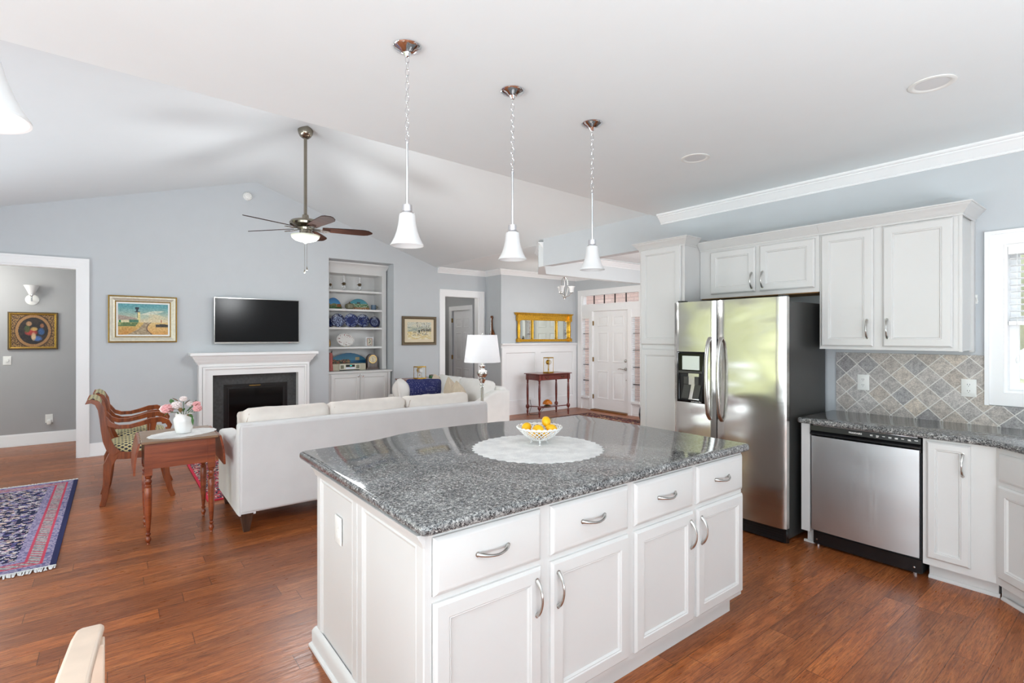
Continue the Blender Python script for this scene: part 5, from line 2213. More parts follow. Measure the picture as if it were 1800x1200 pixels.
# stepped back bands
for d, a in ((.150, .0), (.160, .010), (.168, .045)):
    m.box(MX0 + a, BW - d - .010, 0, MX0 + a + (.028 if a else .024), BW - .12, 1.12 - a)
    m.box(MX1 - a - (.028 if a else .024), BW - d - .010, 0, MX1 - a, BW - .12, 1.12 - a)
    m.box(MX0 + a, BW - d - .010, 1.12 - a - .026, MX1 - a, BW - .12, 1.12 - a)
part('mantel_frame', m, 'trim', fp_)
prof = [(.15, 1.10), (.165, 1.11), (.172, 1.135), (.20, 1.16), (.205, 1.18), (.232, 1.215), (.238, 1.235), (.262, 1.24), (.262, 1.272), (.255, 1.278), (0.002, 1.278), (.002, 1.10)]
m = MB()
# shelf moulding returns at both ends
path = [(MX1, BW), (MX1, BW - .15), (MX0, BW - .15), (MX0, BW)]
pr = [(0, 1.10), (.012, 1.11), (.02, 1.135), (.045, 1.16), (.05, 1.18), (.078, 1.215), (.084, 1.235), (.108, 1.24), (.108, 1.272), (.102, 1.278), (0, 1.278)]
m.molding([(p[0], p[1], 0) for p in path], pr)
m.box(MX0 - .001, BW - .152, 1.10, MX1 + .001, BW - .002, 1.277)
part('mantel_shelf', m, 'trim', fp_)
m = MB()
m.box(iy[0], BW - .03, 0, 1.222, BW - .003, .962); m.box(2.075, BW - .03, 0, iy[1], BW - .003, .962); m.box(iy[0], BW - .03, .815, iy[1], BW - .003, .962)
part('granite_surround', m, 'slate', fp_)
m = MB()
m.rings((1.222, BW - .028, .01), (1, 0, 0), (0, 0, 1), (0, -1, 0), .853, .805, [(0, 0), (0, .012), (.022, .012), (.024, .004), (.045, .004), (.048, .016), (.066, .016), (.068, .006)], cap=False)
part('firebox_frame', m, 'black', fp_)
part('firebox_glass', MB().box(1.285, BW - .036, .075, 2.012, BW - .033, .755), 'black_gloss', fp_)
m = MB().box(1.55, BW - .047, .785, 1.70, BW - .044, .792)
part('vent_badge', m, 'brass', fp_)
part('hearth', MB().box(MX0 + .01, BW - .42, .001, MX1 - .01, BW - .03, .018), 'slate', fp_)

tv = thing('television', 'wall-mounted black flat television above the mantel', 'television', (1.66, BW, 1.73))
T0, T1, TZ0, TZ1 = 1.100, 2.232, 1.408, 2.050
part('wall_bracket', MB().box(1.45, BW - .055, 1.6, 1.88, BW - .001, 1.9), 'black_matte', tv)
part('housing', MB().box(T0, BW - .085, TZ0, T1, BW - .05, TZ1), 'black', tv, bevel=.003)
part('screen', MB().box(T0 + .008, BW - .0865, TZ0 + .018, T1 - .008, BW - .0845, TZ1 - .008), plain('matt black screen', rgb(5, 5, 6), .22, var=.02, spec=.25), tv)
m = MB().rings((T0 - .002, BW - .085, TZ0 - .004), (1, 0, 0), (0, 0, 1), (0, -1, 0), T1 - T0 + .004, TZ1 - TZ0 + .007, [(0, -.02), (0, .004), (.007, .004), (.008, .001)], cap=False, back=False)
m.box(T0, BW - .089, TZ0 - .006, T1, BW - .075, TZ0 + .014)
part('bezel', m, 'nickel', tv)
part('standby_light', MB().box(2.085, BW - .092, TZ0 - .004, 2.10, BW - .088, TZ0 + .002), plain('red standby light', rgb(220, 20, 30), .4), tv)

# ---- painting of the lighthouse


def mixc(a, b, t):
    t = max(0, min(1, t))
    return tuple(a[i] + (b[i] - a[i]) * t for i in range(3))


def lighthouse(s_, t_):
    n1 = nz(s_ * 6, t_ * 14, 1, 2)
    n2 = nz(s_ * 30, t_ * 30, 1, 4)
    hor = .40
    road_l = .27 + (.58 - .27) * ((t_) / hor) ** .8 if t_ < hor else 0
    if t_ > hor:
        sky = mixc((226, 206, 168), (98, 160, 166), (t_ - hor) / .5)
        # long cloud
        cy_ = .62 + .26 * max(0, s_ - .42)
        if .42 < s_ < .92 and abs(t_ - cy_ - .02) < .055 * sin(pi * (s_ - .42) / .5):
            sky = mixc(sky, (226, 222, 200), .8)
        if s_ > .6 and t_ < .66:
            sky = mixc(sky, (232, 208, 166), .5 + n1)
        c = mixc(sky, (90, 150, 160), .25 * max(0, n1))
        # tower
        w_ = .030 - .012 * (t_ - hor) / .4
        if abs(s_ - .395 - .012 * (1 - (t_ - hor))) < .026 and t_ < .73:
            c = (226, 212, 150) if s_ > .385 else (50, 56, 84)
        if abs(s_ - .372) < .05 and .72 < t_ < .755:
            c = (40, 50, 60)
        if abs(s_ - .372) < .022 and .755 < t_ < .84:
            c = (50, 62, 70)
        if abs(s_ - .372) < .035 and .83 < t_ < .885:
            c = (40, 44, 56)
        # roofs
        if s_ < .37 and t_ < .64 - .45 * s_ * .62 and t_ > .45:
            c = (166, 150, 136)
        if s_ < .22 and t_ < .47:
            c = (222, 214, 172)
        if .02 < s_ < .055 and t_ < .47:
            c = (44, 128, 84)
        if .22 < s_ < .40 and t_ < .485:
            c = (70, 120, 96)
        if abs(s_ - .858) < .008 and t_ < .49:
            c = (176, 76, 56)
    else:
        k = t_ / hor
        rl = .50 * k + .17 * (1 - k) + .06 * sin(k * 3)
        rr_ = .63 * k + .66 * (1 - k) - .10 * sin(k * 3.1)
        if rl < s_ < rr_ + .02:
            c = mixc((156, 136, 108), (176, 158, 128), .5 + n2)
        elif s_ <= rl:
            c = mixc((196, 140, 70), (206, 180, 110), k + .3 * n1)
            if t_ > .27 and s_ < .40 - (.4 - t_) * .5:
                c = (96, 120, 74) if n1 > -.1 else (150, 158, 100)
        else:
            c = mixc((214, 160, 90), (220, 190, 130), k + .3 * n1)
            if .74 < s_ and .25 < t_ < .35 - .10 * abs(s_ - .88):
                c = (56, 52, 48)
        if abs(s_ - rr_ - .02) < .010:
            c = (80, 60, 60)
    return tuple(max(0, min(255, v + n2 * 26)) for v in c)


def framed(name, x0, z0, x1, z1, y, label, cat, steps, mats, canvas_fn, ins, nx=110, ny=74, mat_w=0, mask=None):
    """frame lies flat on a wall facing -Y; steps = list of (material, [(inset, depth)..])"""
    t = thing(name, label, cat, ((x0 + x1) / 2, y, (z0 + z1) / 2))
    for nm, mt, st in steps:
        m = MB().rings((x0, y - .001, z0), (1, 0, 0), (0, 0, 1), (0, -1, 0), x1 - x0, z1 - z0, st, cap=False, back=False)
        part(nm, m, mt, t, ang=20)
    part('backing', MB().box(x0 + .01, y - .010, z0 + .01, x1 - .01, y - .002, z1 - .01), 'black_matte', t)
    if mat_w:
        part('mat_board', MB().box(x0 + ins, y - .014, z0 + ins, x1 - ins, y - .0105, z1 - ins), 'paper', t)
    q = ins + mat_w
    canvas('painting', (x0 + q, y - .0155, z0 + q), (x1 - x0 - 2 * q, 0, 0), (0, 0, z1 - z0 - 2 * q), nx, ny, canvas_fn, 'paint', t, mask=mask)
    return t


framed('framed_painting', -.070, 1.424, .666, 2.030, BW, 'framed painting of a lighthouse above a curving road', 'painting',
       [('outer_edge', 'gold_edge', [(0, 0), (0, .030), (.008, .034), (.014, .030)]), ('frame', 'silver_wood', [(.014, .030), (.020, .044), (.034, .042), (.052, .030), (.066, .026), (.070, .032)]),
        ('inner_edge', 'gold_edge', [(.070, .032), (.076, .028), (.082, .018)]), ('liner', 'plastic_white', [(.082, .018), (.100, .0165), (.102, .014)])],
       None, lighthouse, .100, 120, 80)


def birches(s_, t_):
    n1 = nz(s_ * 5, t_ * 12, 1, 3); n2 = nz(s_ * 26, t_ * 26, 1, 7)
    c = (222, 212, 180)
    if t_ > .72:
        c = mixc((214, 208, 180), (196, 200, 190), n1 + .5)
    elif t_ > .45:
        c = mixc((150, 160, 150), (196, 196, 170), .5 + n1 * 1.6)
        if t_ < .62 and s_ > .55:
            c = mixc((70, 76, 74), (150, 140, 110), .5 + n2 * 2)
    else:
        c = mixc((216, 196, 140), (232, 224, 196), .5 + n1 * 2)
        if n1 > .25 and t_ > .2:
            c = (168, 158, 128)
    for k, (a, b, w_) in enumerate(((.40, .46, .012), (.52, .50, .008), (.60, .66, .012), (.68, .80, .009), (.82, .70, .010), (.90, .84, .009), (.44, .40, .007))):
        xx = a + (b - a) * (1 - t_)
        if t_ > .17 + .03 * k and abs(s_ - xx - .01 * sin(t_ * 12 + k)) < w_:
            c = (60, 58, 56) if hsh(int(t_ * 60), k) > .45 else (232, 228, 214)
    if abs(s_ - .49) < .03 and .40 < t_ < .55:
        c = (44, 56, 50)
    return tuple(max(0, min(255, v + n2 * 30)) for v in c)


framed('framed_watercolour', 3.982, 1.350, 4.662, 1.862, BW, 'brown framed watercolour of birch trees right of the bookcase', 'picture',
       [('frame', 'dark_frame', [(0, 0), (0, .026), (.004, .030), (.030, .026), (.040, .030), (.046, .024), (.050, .012)])], None, birches, .048, 90, 66, mat_w=.055)


def round_scene(s_, t_):
    dx, dy = (s_ - .5) / .335, (t_ - .5) / .405
    r = sqrt(dx * dx + dy * dy)
    n1 = nz(s_ * 8, t_ * 8, 1, 3); n2 = nz(s_ * 40, t_ * 40, 1, 7)
    if r > 1.30:
        return mixc((60, 40, 24), (168, 130, 74), .5 + n2 * 2.2)
    if r > 1.22:
        return (70, 48, 28)
    if r > 1.02:
        a = atan2(dy, dx)
        return (172, 130, 82) if int(a * 24) % 2 else (146, 106, 64)
    # a plain still arrangement of soft colour patches on a dark ground
    c = mixc((24, 20, 22), (46, 34, 28), .5 + n1 * 2)
    for cx_, cy_, rx_, ry_, col in ((-.15, -.12, .46, .25, (176, 54, 46)), (.28, -.58, .36, .22, (70, 108, 170)), (-.42, .14, .22, .30, (70, 84, 44)), (.05, .14, .26, .16, (196, 160, 90)),
                                    (.02, -.42, .18, .34, (206, 176, 138)), (.55, -.05, .24, .30, (50, 84, 130)), (-.30, .55, .22, .20, (170, 130, 92)), (.60, .40, .16, .18, (140, 92, 62))):
        d = ((dx - cx_) / rx_) ** 2 + ((dy - cy_) / ry_) ** 2
        if d < 1:
            c = mixc(col, c, d ** 2 * .7 + n1 * .3)
    return tuple(max(0, min(255, v + n2 * 22)) for v in c)


framed('framed_round_picture', -1.150, 1.322, -.637, 1.838, 9.69, 'gold framed round picture on the grey wall in the hall', 'picture',
       [('frame', 'dark_frame', [(0, 0), (0, .022), (.010, .026), (.016, .024)]), ('gilt_fillet', 'gold_edge', [(.016, .024), (.022, .027), (.034, .020), (.038, .016)])], None, round_scene, .034, 90, 90)

lamp('hall_fill_light', (-1.6, 9.0, 2.2), 22, .2)  # added point light hanging free, only to brighten the hall
lamp('bedroom_hall_fill_light', (4.9, 9.4, 2.3), 5, .15)  # added point light that lifts the small room behind the doorway
# hall sconce, switch, outlet
sx_, sz_ = -.905, 2.0
sn = thing('wall_sconce', 'white glass cone sconce above the round picture in the hall', 'wall light', (sx_, 9.69, sz_))
ty = Matrix.Rotation(radians(90), 3, 'X')
m = MB().lathe([(0, .0), (.072, 0), (.074, .005), (.066, .010), (.02, .012), (0, .012)], (sx_, 9.689, sz_ + .012), 28, mat=ty)
part('back_plate', m, 'plastic_white', sn)
m = MB().tube([(sx_, 9.67, sz_), (sx_, 9.61, sz_ - .01), (sx_, 9.60, sz_ + .05)], .008, 8)
m.lathe([(0, -.03), (.008, -.025), (.010, 0), (.02, .01), (.022, .03), (0, .03)], (sx_, 9.60, sz_ + .055), 14)
part('arm', m, 'chrome', sn)
m = MB().lathe([(.028, 0), (.036, .02), (.055, .07), (.078, .12), (.084, .132), (.080, .132), (.052, .07), (.032, .02), (.024, 0)], (sx_, 9.60, sz_ + .072), 28, cap=False)
part('shade', m, 'frost', sn)


def plate(name, x, y, z, w, h, label, cat, dimmer=False):
    o = part(name, MB().rings((x - w / 2, y, z - h / 2), (1, 0, 0), (0, 0, 1), (0, -1, 0), w, h, [(0, 0), (0, .004), (.004, .007)]), 'plastic_white')
    tag(o, label, cat)
    m = MB()
    if dimmer:
        m.lathe([(.020, 0), (.018, .016), (0, .017)], (x, y - .006, z), 16, mat=ty)
        part('knob', m, 'plastic_white', o)
    else:
        for dz in (-.02, .02):
            part('socket', MB().lathe([(.016, 0), (.016, .003), (0, .0035)], (x, y - .006, z + dz), 14, mat=ty), 'plastic_white', o)
    return o


plate('dimmer_switch', -1.155, 9.69, 1.175, .082, .118, 'white dimmer switch plate below the round picture in the hall', 'switch', True)
plate('electrical_outlet', -.731, 9.69, .35, .082, .118, 'white outlet low on the grey hall wall', 'outlet')
o = part('plug_in_freshener', MB().box(-.755, 9.645, .27, -.705, 9.684, .335), 'plastic_white', bevel=.01)
tag(o, 'small white plug-in unit in the hall outlet', 'plug-in')

# smoke detector
m = MB().lathe([(.062, 0), (.062, .012), (.055, .030), (.040, .036), (.036, .034), (.032, .037), (.012, .038), (0, .038)], (1.535, BW - .001, 3.553), 28, mat=ty)
o = part('smoke_detector', m, 'plastic_white'); tag(o, 'round white smoke detector high on the fireplace wall', 'smoke detector')
m = MB()
for k in range(14):
    a = 2 * pi * k / 14
    m.box(1.535 + .046 * cos(a) - .0025, BW - .036, 3.553 + .046 * sin(a) - .0025, 1.535 + .046 * cos(a) + .0025, BW - .0325, 3.553 + .046 * sin(a) + .0025)
part('vent_slots', m, 'case_grey', o)

# =================================================================== BOOKCASE
BY = 8.55          # face of the upper bookcase
bk = thing('bookcase', 'white built-in bookcase with display shelves in the wall niche', 'bookcase', (3.27, 8.7, 0))
b0, b1 = 2.716, 3.805
m = MB()
m.box(b0, BY, .93, b0 + .085, 8.93, 2.70); m.box(3.728, BY, .93, b1, 8.93, 2.70)
m.box(b0, 8.905, .93, b1, 8.945, 2.70)
m.box(b0, BY, 2.565, b1, 8.93, 2.70)
part('carcass', m, 'cab', bk)
part('crown', MB().molding([(b1, 8.90, 2.758), (b1, BY, 2.758), (b0, BY, 2.758)][::1], [(0, -.095), (.008, -.095), (.012, -.08), (.03, -.04), (.045, -.03), (.05, -.012), (.05, 0), (0, 0)], False).box(b0, BY + .001, 2.66, b1 - .001, 8.93, 2.757), 'cab', bk)
SH = (2.288, 1.970, 1.660, 1.330)
for z in SH:
    part('shelf', MB().box(b0 + .05, BY + .012, z - .036, 3.730, 8.906, z - .0012), 'cab', bk, bevel=.003)
lc = thing('base_cabinet', 'white two-door cabinet under the bookcase niche', 'cabinet', (3.27, 8.6, 0))
m = MB().box(2.716, 8.36, .08, 3.795, 8.93, .895)
m.box(2.716, 8.42, 0, 3.79, 8.9, .08)
m.box(3.75, 8.352, .08, 3.795, 8.36, .895)
part('cabinet_body', m, 'cab', lc)
part('cabinet_top', MB().box(2.716, 8.335, .895, 3.825, 8.94, .925), 'cab', lc, bevel=.005)
RP = [(0, 0), (0, .012), (.006, .018), (.055, .018), (.062, .010), (.072, .010), (.095, .016)]
for k, (a, b) in enumerate(((2.765, 3.247), (3.253, 3.735))):
    d = part('door', MB().rings((a, 8.359, .10), (1, 0, 0), (0, 0, 1), (0, -1, 0), b - a, .775, RP), 'cab', lc, ang=20)
    kx = b - .035 if k == 0 else a + .035
    part('knob', MB().lathe([(.006, 0), (.006, .012), (.014, .018), (.015, .024), (.008, .030), (0, .031)], (kx, 8.340, .842), 14, mat=ty), 'chrome', d)

SY = 8.70
G5 = 'glass oil lamps on the top shelf'


def oil_lamp(x, z0, h, label, body):
    t = thing('oil_lamp', label, 'oil lamp', (x, SY, z0), 0, G5)
    k = h / .27
    m = MB().lathe([(0, 0), (.036, 0), (.036, .006), (.016, .016), (.014, .03), (.03, .045), (.040, .065), (.034, .088), (.016, .098), (0, .098)], (0, 0, 0), 20)
    m.v = [(v[0] * k, v[1] * k, v[2] * k) for v in m.v]
    part('font', m, body, t, world=False)
    m = MB().lathe([(0, .090), (.022, .092), (.022, .106), (.036, .112), (.032, .126), (.016, .150), (0, .152)], (0, 0, 0), 14).box(-.05, -.003, .112, -.018, .003, .120)
    m.v = [(v[0] * k, v[1] * k, v[2] * k) for v in m.v]
    part('burner', m, 'dark_frame', t, world=False)
    m = MB().lathe([(.016, .124), (.026, .150), (.028, .170), (.018, .205), (.014, .240), (.015, .262), (.013, .262), (.012, .24), (.016, .205), (.026, .17), (.014, .124)], (0, 0, 0), 18, cap=False)
    m.v = [(v[0] * k, v[1] * k, v[2] * k) for v in m.v]
    part('chimney', m, 'clear', t, world=False)


oil_lamp(2.872, SH[0], .20, 'small oil lamp at the left end of the top shelf', 'clear')
oil_lamp(3.102, SH[0], .265, 'clear glass oil lamp in the middle of the top shelf', 'clear')
oil_lamp(3.378, SH[0], .262, 'squat glass oil lamp right of the middle one on the top shelf', 'clear')


def half_board(name, xc, w, h, z0, y, fn, label, cat='painted board'):
    t = thing(name, label, cat, (xc, y, z0), 0, 'painted half-round boards on the shelves')
    n = 24
    prof = [(xc + w / 2 * cos(pi * i / n), y, z0 + h * sin(pi * i / n)) for i in range(n + 1)]
    part('board', MB().extrude(prof, (0, .012, 0)), 'dark_wood', t)
    canvas('painted_face', (xc - w / 2, y - .001, z0), (w, 0, 0), (0, 0, h), 64, 34, fn, 'paint', t,
           mask=lambda s_, t_: ((s_ - .5) * 2) ** 2 + t_ ** 2 < .985)
    return t


def village(s_, t_):
    n1 = nz(s_ * 7, t_ * 7, 1, 3); n2 = nz(s_ * 26, t_ * 26, 1, 9)
    if t_ > .48 + .1 * n1:
        return mixc((60, 140, 190), (24, 90, 150), (t_ - .5) * 2)
    if s_ > .74 and .22 < t_ < .5 and n2 > -.1:
        return (170, 84, 40)
    if .2 < t_ < .48 and n2 > .18:
        return (186, 150, 110)
    return mixc((40, 84, 40), (84, 104, 50), .5 + n1 * 2)


def meadow(s_, t_):
    n1 = nz(s_ * 9, t_ * 9, 1, 13); n2 = nz(s_ * 30, t_ * 30, 1, 19)
    if t_ > .56:
        if abs(s_ - .5) < .08 and t_ < .72 and n2 > -.3:
            return (40, 44, 50)
        return mixc((70, 150, 160), (50, 120, 140), (t_ - .5) * 2)
    if n2 > .35:
        return (220, 220, 214)
    if t_ < .24:
        return mixc((170, 130, 70), (150, 90, 50), .5 + n1 * 2)
    return mixc((66, 110, 60), (130, 150, 110), .5 + n1 * 2)


def harbour(s_, t_):
    n1 = nz(s_ * 7, t_ * 7, 1, 23); n2 = nz(s_ * 30, t_ * 30, 1, 29)
    if t_ > .62 + .05 * n1 or (s_ > .52 and t_ > .56):
        c = mixc((70, 132, 156), (34, 92, 130), (t_ - .5) * 1.8)
        if abs(s_ - .70) < .05 and t_ < .74:
            c = (176, 160, 120)
        return c
    if s_ < .52 + .1 * (1 - t_) * n1:
        if n2 > .2:
            return (150, 76, 50)
        if n2 < -.3:
            return (170, 140, 90)
        return mixc((30, 40, 30), (70, 66, 44), .5 + n1 * 2)
    return mixc((14, 70, 110), (30, 104, 140), .5 + n1 + .5 * n2)


half_board('half_round_board', 2.948, .285, .195, SH[1], 8.78, village, 'half-round painted board with red houses, left end of second shelf')
half_board('half_round_board', 3.390, .40, .195, SH[1], 8.78, meadow, 'half-round painted board with meadow, behind the teapot on second shelf')
half_board('half_round_board', 3.225, .78, .29, .926, 8.82, harbour, 'wide half-round painted harbour board behind the radio')

tp = thing('teapot', 'squat stoneware teapot in front of the meadow board', 'teapot', (3.165, 8.60, SH[1]))
m = MB().lathe([(0, 0), (.05, 0), (.072, .02), (.078, .05), (.068, .082), (.04, .094), (0, .094)], (3.17, 8.62, SH[1]), 22)
part('body', m, 'stone_grey', tp)
m = MB().lathe([(.042, .092), (.03, .10), (.008, .104), (.01, .115), (.006, .125), (0, .126)], (3.17, 8.62, SH[1]), 16)
part('lid', m, 'dark_frame', tp)
mg = thing('mug', 'blue-grey stoneware mug at the right end of the second shelf', 'mug', (3.60, 8.62, SH[1]))
m = MB().lathe([(0, 0), (.038, 0), (.042, .01), (.044, .085), (.040, .085), (.036, .01), (0, .01)], (3.60, 8.62, SH[1]), 20)
part('body', m, plain('blue stoneware', rgb(70, 92, 112), .3, var=.3, scale=50), mg)
part('handle', MB().tube(arc((3.642, 8.62, SH[1] + .072), (3.642, 8.62, SH[1] + .02), (.035, 0, 0), 8), .006, 7), 'stone_grey', mg)

# blue and white plates


def plate_fn(kind, seed):
    def fn(r, a):
        n1 = nz(r * 3 * cos(a) * 3, r * 3 * sin(a) * 3, 1, seed); n2 = nz(r * cos(a) * 14, r * sin(a) * 14, 1, seed + 3)
        navy, mid, pale = (14, 20, 62), (38, 56, 116), (150, 164, 196)
        if r > .97:
            return pale if kind == 1 else navy
        if r > .62:
            c = mid if (kind == 1 and n2 > -.15) else navy
            if kind != 3 and n2 > .18:
                c = pale
            if kind == 2 and abs(r - .8) < .04 and int(a * 9) % 3 == 0:
                c = pale
            return c
        if r > .55:
            return pale if kind in (0, 3) else mid
        if kind == 0:
            return pale if n1 > .1 or (-.15 < n2 < 0) else navy
        if kind == 1:
            return navy if n2 > .05 else mid
        if kind == 2:
            return mid if n1 > 0 else (pale if n2 > .2 else navy)
        return pale if n2 > .28 else navy
    return fn


def china_plate(x, z0, d, kind, seed, y, label):
    t = thing('china_plate', label, 'plate', (x, y, z0), 0, 'blue and white plates on the third shelf')
    r0 = d / 2
    tilt = Matrix.Rotation(radians(-12), 3, 'X')
    cz = r0 * cos(radians(12)) + .002
    m = MB()
    prof = [(0, .006), (.55, .006), (.64, .000), (1.0, -.012), (1.0, -.016), (.62, -.004), (.5, .010), (0, .010)]
    vs_, fs_, cols = [], [], []
    NR, NA = 16, 48
    fn = plate_fn(kind, seed)

    def depth(r):
        return -(.010 * max(0, (r - .6)) / .4) if r > .6 else 0.004
    for i in range(NR + 1):
        r = max(i / NR, .001)
        for k in range(NA):
            a = 2 * pi * k / NA
            p = tilt @ Vector((r * r0 * cos(a), depth(r), r * r0 * sin(a)))
            vs_.append((p.x, p.y, p.z + cz))
    for i in range(NR):
        for k in range(NA):
            j = (k + 1) % NA
            fs_.append((i * NA + k, i * NA + j, (i + 1) * NA + j, (i + 1) * NA + k))
            cols.append(fn((i + .5) / NR, 2 * pi * (k + .5) / NA))
    b = len(vs_)
    for k in range(NA):
        a = 2 * pi * k / NA
        for r, dd_ in ((1.0, -.006), (.6, .012)):
            p = tilt @ Vector((r * r0 * cos(a), dd_, r * r0 * sin(a)))
            vs_.append((p.x, p.y, p.z + cz))
    for k in range(NA):
        j = (k + 1) % NA
        fs_.append((NR * NA + k, NR * NA + j, b + 2 * j, b + 2 * k)); cols.append((30, 40, 96))
        fs_.append((b + 2 * k, b + 2 * j, b + 2 * j + 1, b + 2 * k + 1)); cols.append((60, 70, 120))
    fs_.append(tuple(b + 2 * k + 1 for k in range(NA))); cols.append((60, 70, 120))
    me = bpy.data.meshes.new('dish')
    me.from_pydata(vs_, [], fs_)
    ca = me.color_attributes.new('Col', 'FLOAT_COLOR', 'CORNER')
    buf = []
    for f_, c in zip(fs_, cols):
        buf += [lin(c[0]), lin(c[1]), lin(c[2]), 1.0] * len(f_)
    ca.data.foreach_set('color', buf)
    for pg in me.polygons:
        pg.use_smooth = True
    o = bpy.data.objects.new('dish', me); COL.objects.link(o); o.parent = t
    me.materials.append(M['glaze'])
    m = MB().tube([(-.04, .0, 0.004), (-.04, -.03, .004), (-.04, -.03, .015)], .003, 5).tube([(.04, .0, .004), (.04, -.03, .004), (.04, -.03, .015)], .003, 5).tube([(-.04, .0, .004), (.04, .0, .004), (0, .055, .09)], .003, 5)
    part('wire_stand', m, 'brass', t, world=False)
    return t


china_plate(2.880, SH[2], .152, 2, 5, 8.76, 'blue and white plate cut off by the niche edge, third shelf')
china_plate(2.990, SH[2], .232, 0, 11, 8.68, 'blue and white plate with a landscape band, second from left on third shelf')
china_plate(3.222, SH[2], .240, 1, 21, 8.69, 'lighter blue patterned plate in the middle of the third shelf')
china_plate(3.445, SH[2], .236, 2, 31, 8.72, 'dark blue plate behind the small ringed plate, third shelf')
china_plate(3.627, SH[2], .194, 3, 41, 8.645, 'small navy plate with a white ring, right end of third shelf')


def oval_fn(s_, t_):
    dx, dy = (s_ - .5) * 2, (t_ - .5) * 2
    r = sqrt(dx * dx + dy * dy)
    a = atan2(dy, dx)
    n2 = nz(dx * 7, dy * 7, 1, 3)
    if r > .93 and int(a * 10) % 2:
        return (120, 104, 96)
    if .35 < r < .86 and n2 > .26 and (abs(dy) > .35 or abs(dx) > .6):
        return (120, 90, 78) if hsh(int(dx * 12), int(dy * 12)) > .4 else (150, 70, 80)
    return (226, 224, 220)


ov = thing('oval_platter', 'white oval platter with small dark flowers on the fourth shelf', 'platter', (3.13, 8.70, SH[3]))
n = 36
part('dish', MB().extrude([(3.13 + .155 * cos(2 * pi * i / n), 8.705 + .03 * sin(2 * pi * i / n), SH[3] + .116 + .112 * sin(2 * pi * i / n)) for i in range(n)], (0, .012, 0)), 'porcelain', ov)
canvas('painted_face', (3.13 - .152, 8.672, SH[3] + .005), (.304, 0, 0), (0, .060, .222), 60, 44, oval_fn, 'glaze', ov, mask=lambda s_, t_: ((s_ - .5) * 2) ** 2 + ((t_ - .5) * 2) ** 2 < .97)
part('wire_stand', MB().tube([(3.09, 8.66, SH[3] + .006), (3.09, 8.74, SH[3] + .004), (3.13, 8.78, SH[3] + .10), (3.17, 8.74, SH[3] + .004), (3.17, 8.66, SH[3] + .006)], .003, 5), 'brass', ov)

pf = thing('photo_frame', 'small framed print at the right of the fourth shelf', 'picture frame', (3.56, 8.68, SH[3]))
part('glass_mount', MB().box(3.49, 8.70, SH[3], 3.635, 8.704, SH[3] + .165), 'clear', pf)
part('frame', MB().rings((3.510, 8.699, SH[3] + .012), (1, 0, 0), (0, 0, 1), (0, -1, 0), .098, .132, [(0, 0), (0, .008), (.009, .008), (.010, .003)], cap=False), wood('reddish frame', rgb(96, 44, 34), rgb(130, 66, 50), 'Z'), pf)
canvas('print', (3.518, 8.695, SH[3] + .02), (.082, 0, 0), (0, 0, .116), 20, 28, lambda s_, t_: (70, 90, 84) if nz(s_ * 5, t_ * 5, 1, 4) > .1 and .3 < s_ < .75 else (214, 204, 184), 'paint', pf)
pn = thing('cone_ornament', 'brown cone-shaped ornament half hidden at the left of the fourth shelf', 'ornament', (2.825, 8.66, SH[3]))
part('body', MB().lathe([(.0, 0), (.022, .004), (.03, .04), (.026, .09), (.012, .125), (0, .135)], (2.834, 8.66, SH[3]), 16), 'hinge', pn)
rg = thing('carved_figure', 'tall red carved figure at the left end of the bottom shelf', 'figurine', (2.835, 8.60, .926))
part('body', MB().lathe([(.0, 0), (.045, .004), (.042, .06), (.036, .14), (.040, .2), (.036, .27), (.028, .30), (0, .31)], (2.844, 8.62, .927), 16), 'copper_red', rg)
m = MB().extrude([(2.845, 8.612, 1.21), (2.874, 8.612, 1.27), (2.868, 8.612, 1.20)], (0, .02, 0)).extrude([(2.80, 8.612, 1.21), (2.78, 8.612, 1.27), (2.825, 8.612, 1.22)], (0, .02, 0))
part('ears', m, 'black_matte', rg)

rd = thing('radio', 'champagne coloured bookshelf radio with blue display on the cabinet top', 'radio', (3.16, 8.60, .926))
part('housing', MB().box(2.872, 8.60, .926, 3.452, 8.76, 1.040), 'radio', rd, bevel=.006)
part('face_plate', MB().box(2.985, 8.575, .940, 3.340, 8.602, 1.032), 'radio_face', rd, bevel=.006)
part('speaker_grille', MB().box(3.000, 8.572, .958, 3.055, 8.576, 1.018), 'stone_grey', rd)
part('speaker_grille', MB().box(3.270, 8.572, .958, 3.325, 8.576, 1.018), 'stone_grey', rd)
dp = part('display', MB().box(3.090, 8.571, .985, 3.245, 8.576, 1.024), 'black_gloss', rd)
t_ = NT('lit turquoise digits'); t_.b.inputs['Base Color'].default_value = (0, .3, .25, 1); t_.b.inputs['Emission Color'].default_value = (.1, .8, .65, 1); t_.b.inputs['Emission Strength'].default_value = .7
part('display_digits', MB().box(3.160, 8.5695, .998, 3.168, 8.571, 1.012).box(3.172, 8.5695, .998, 3.180, 8.571, 1.012).box(3.185, 8.5695, .998, 3.193, 8.571, 1.012), t_.m, dp)
part('foot_recess', MB().box(2.99, 8.59, .926, 3.335, 8.60, .938), 'black_matte', rd)
part('button_strip', MB().box(3.09, 8.572, .955, 3.245, 8.576, .975), plain('pale blue strip', rgb(206, 212, 232), .4), rd)


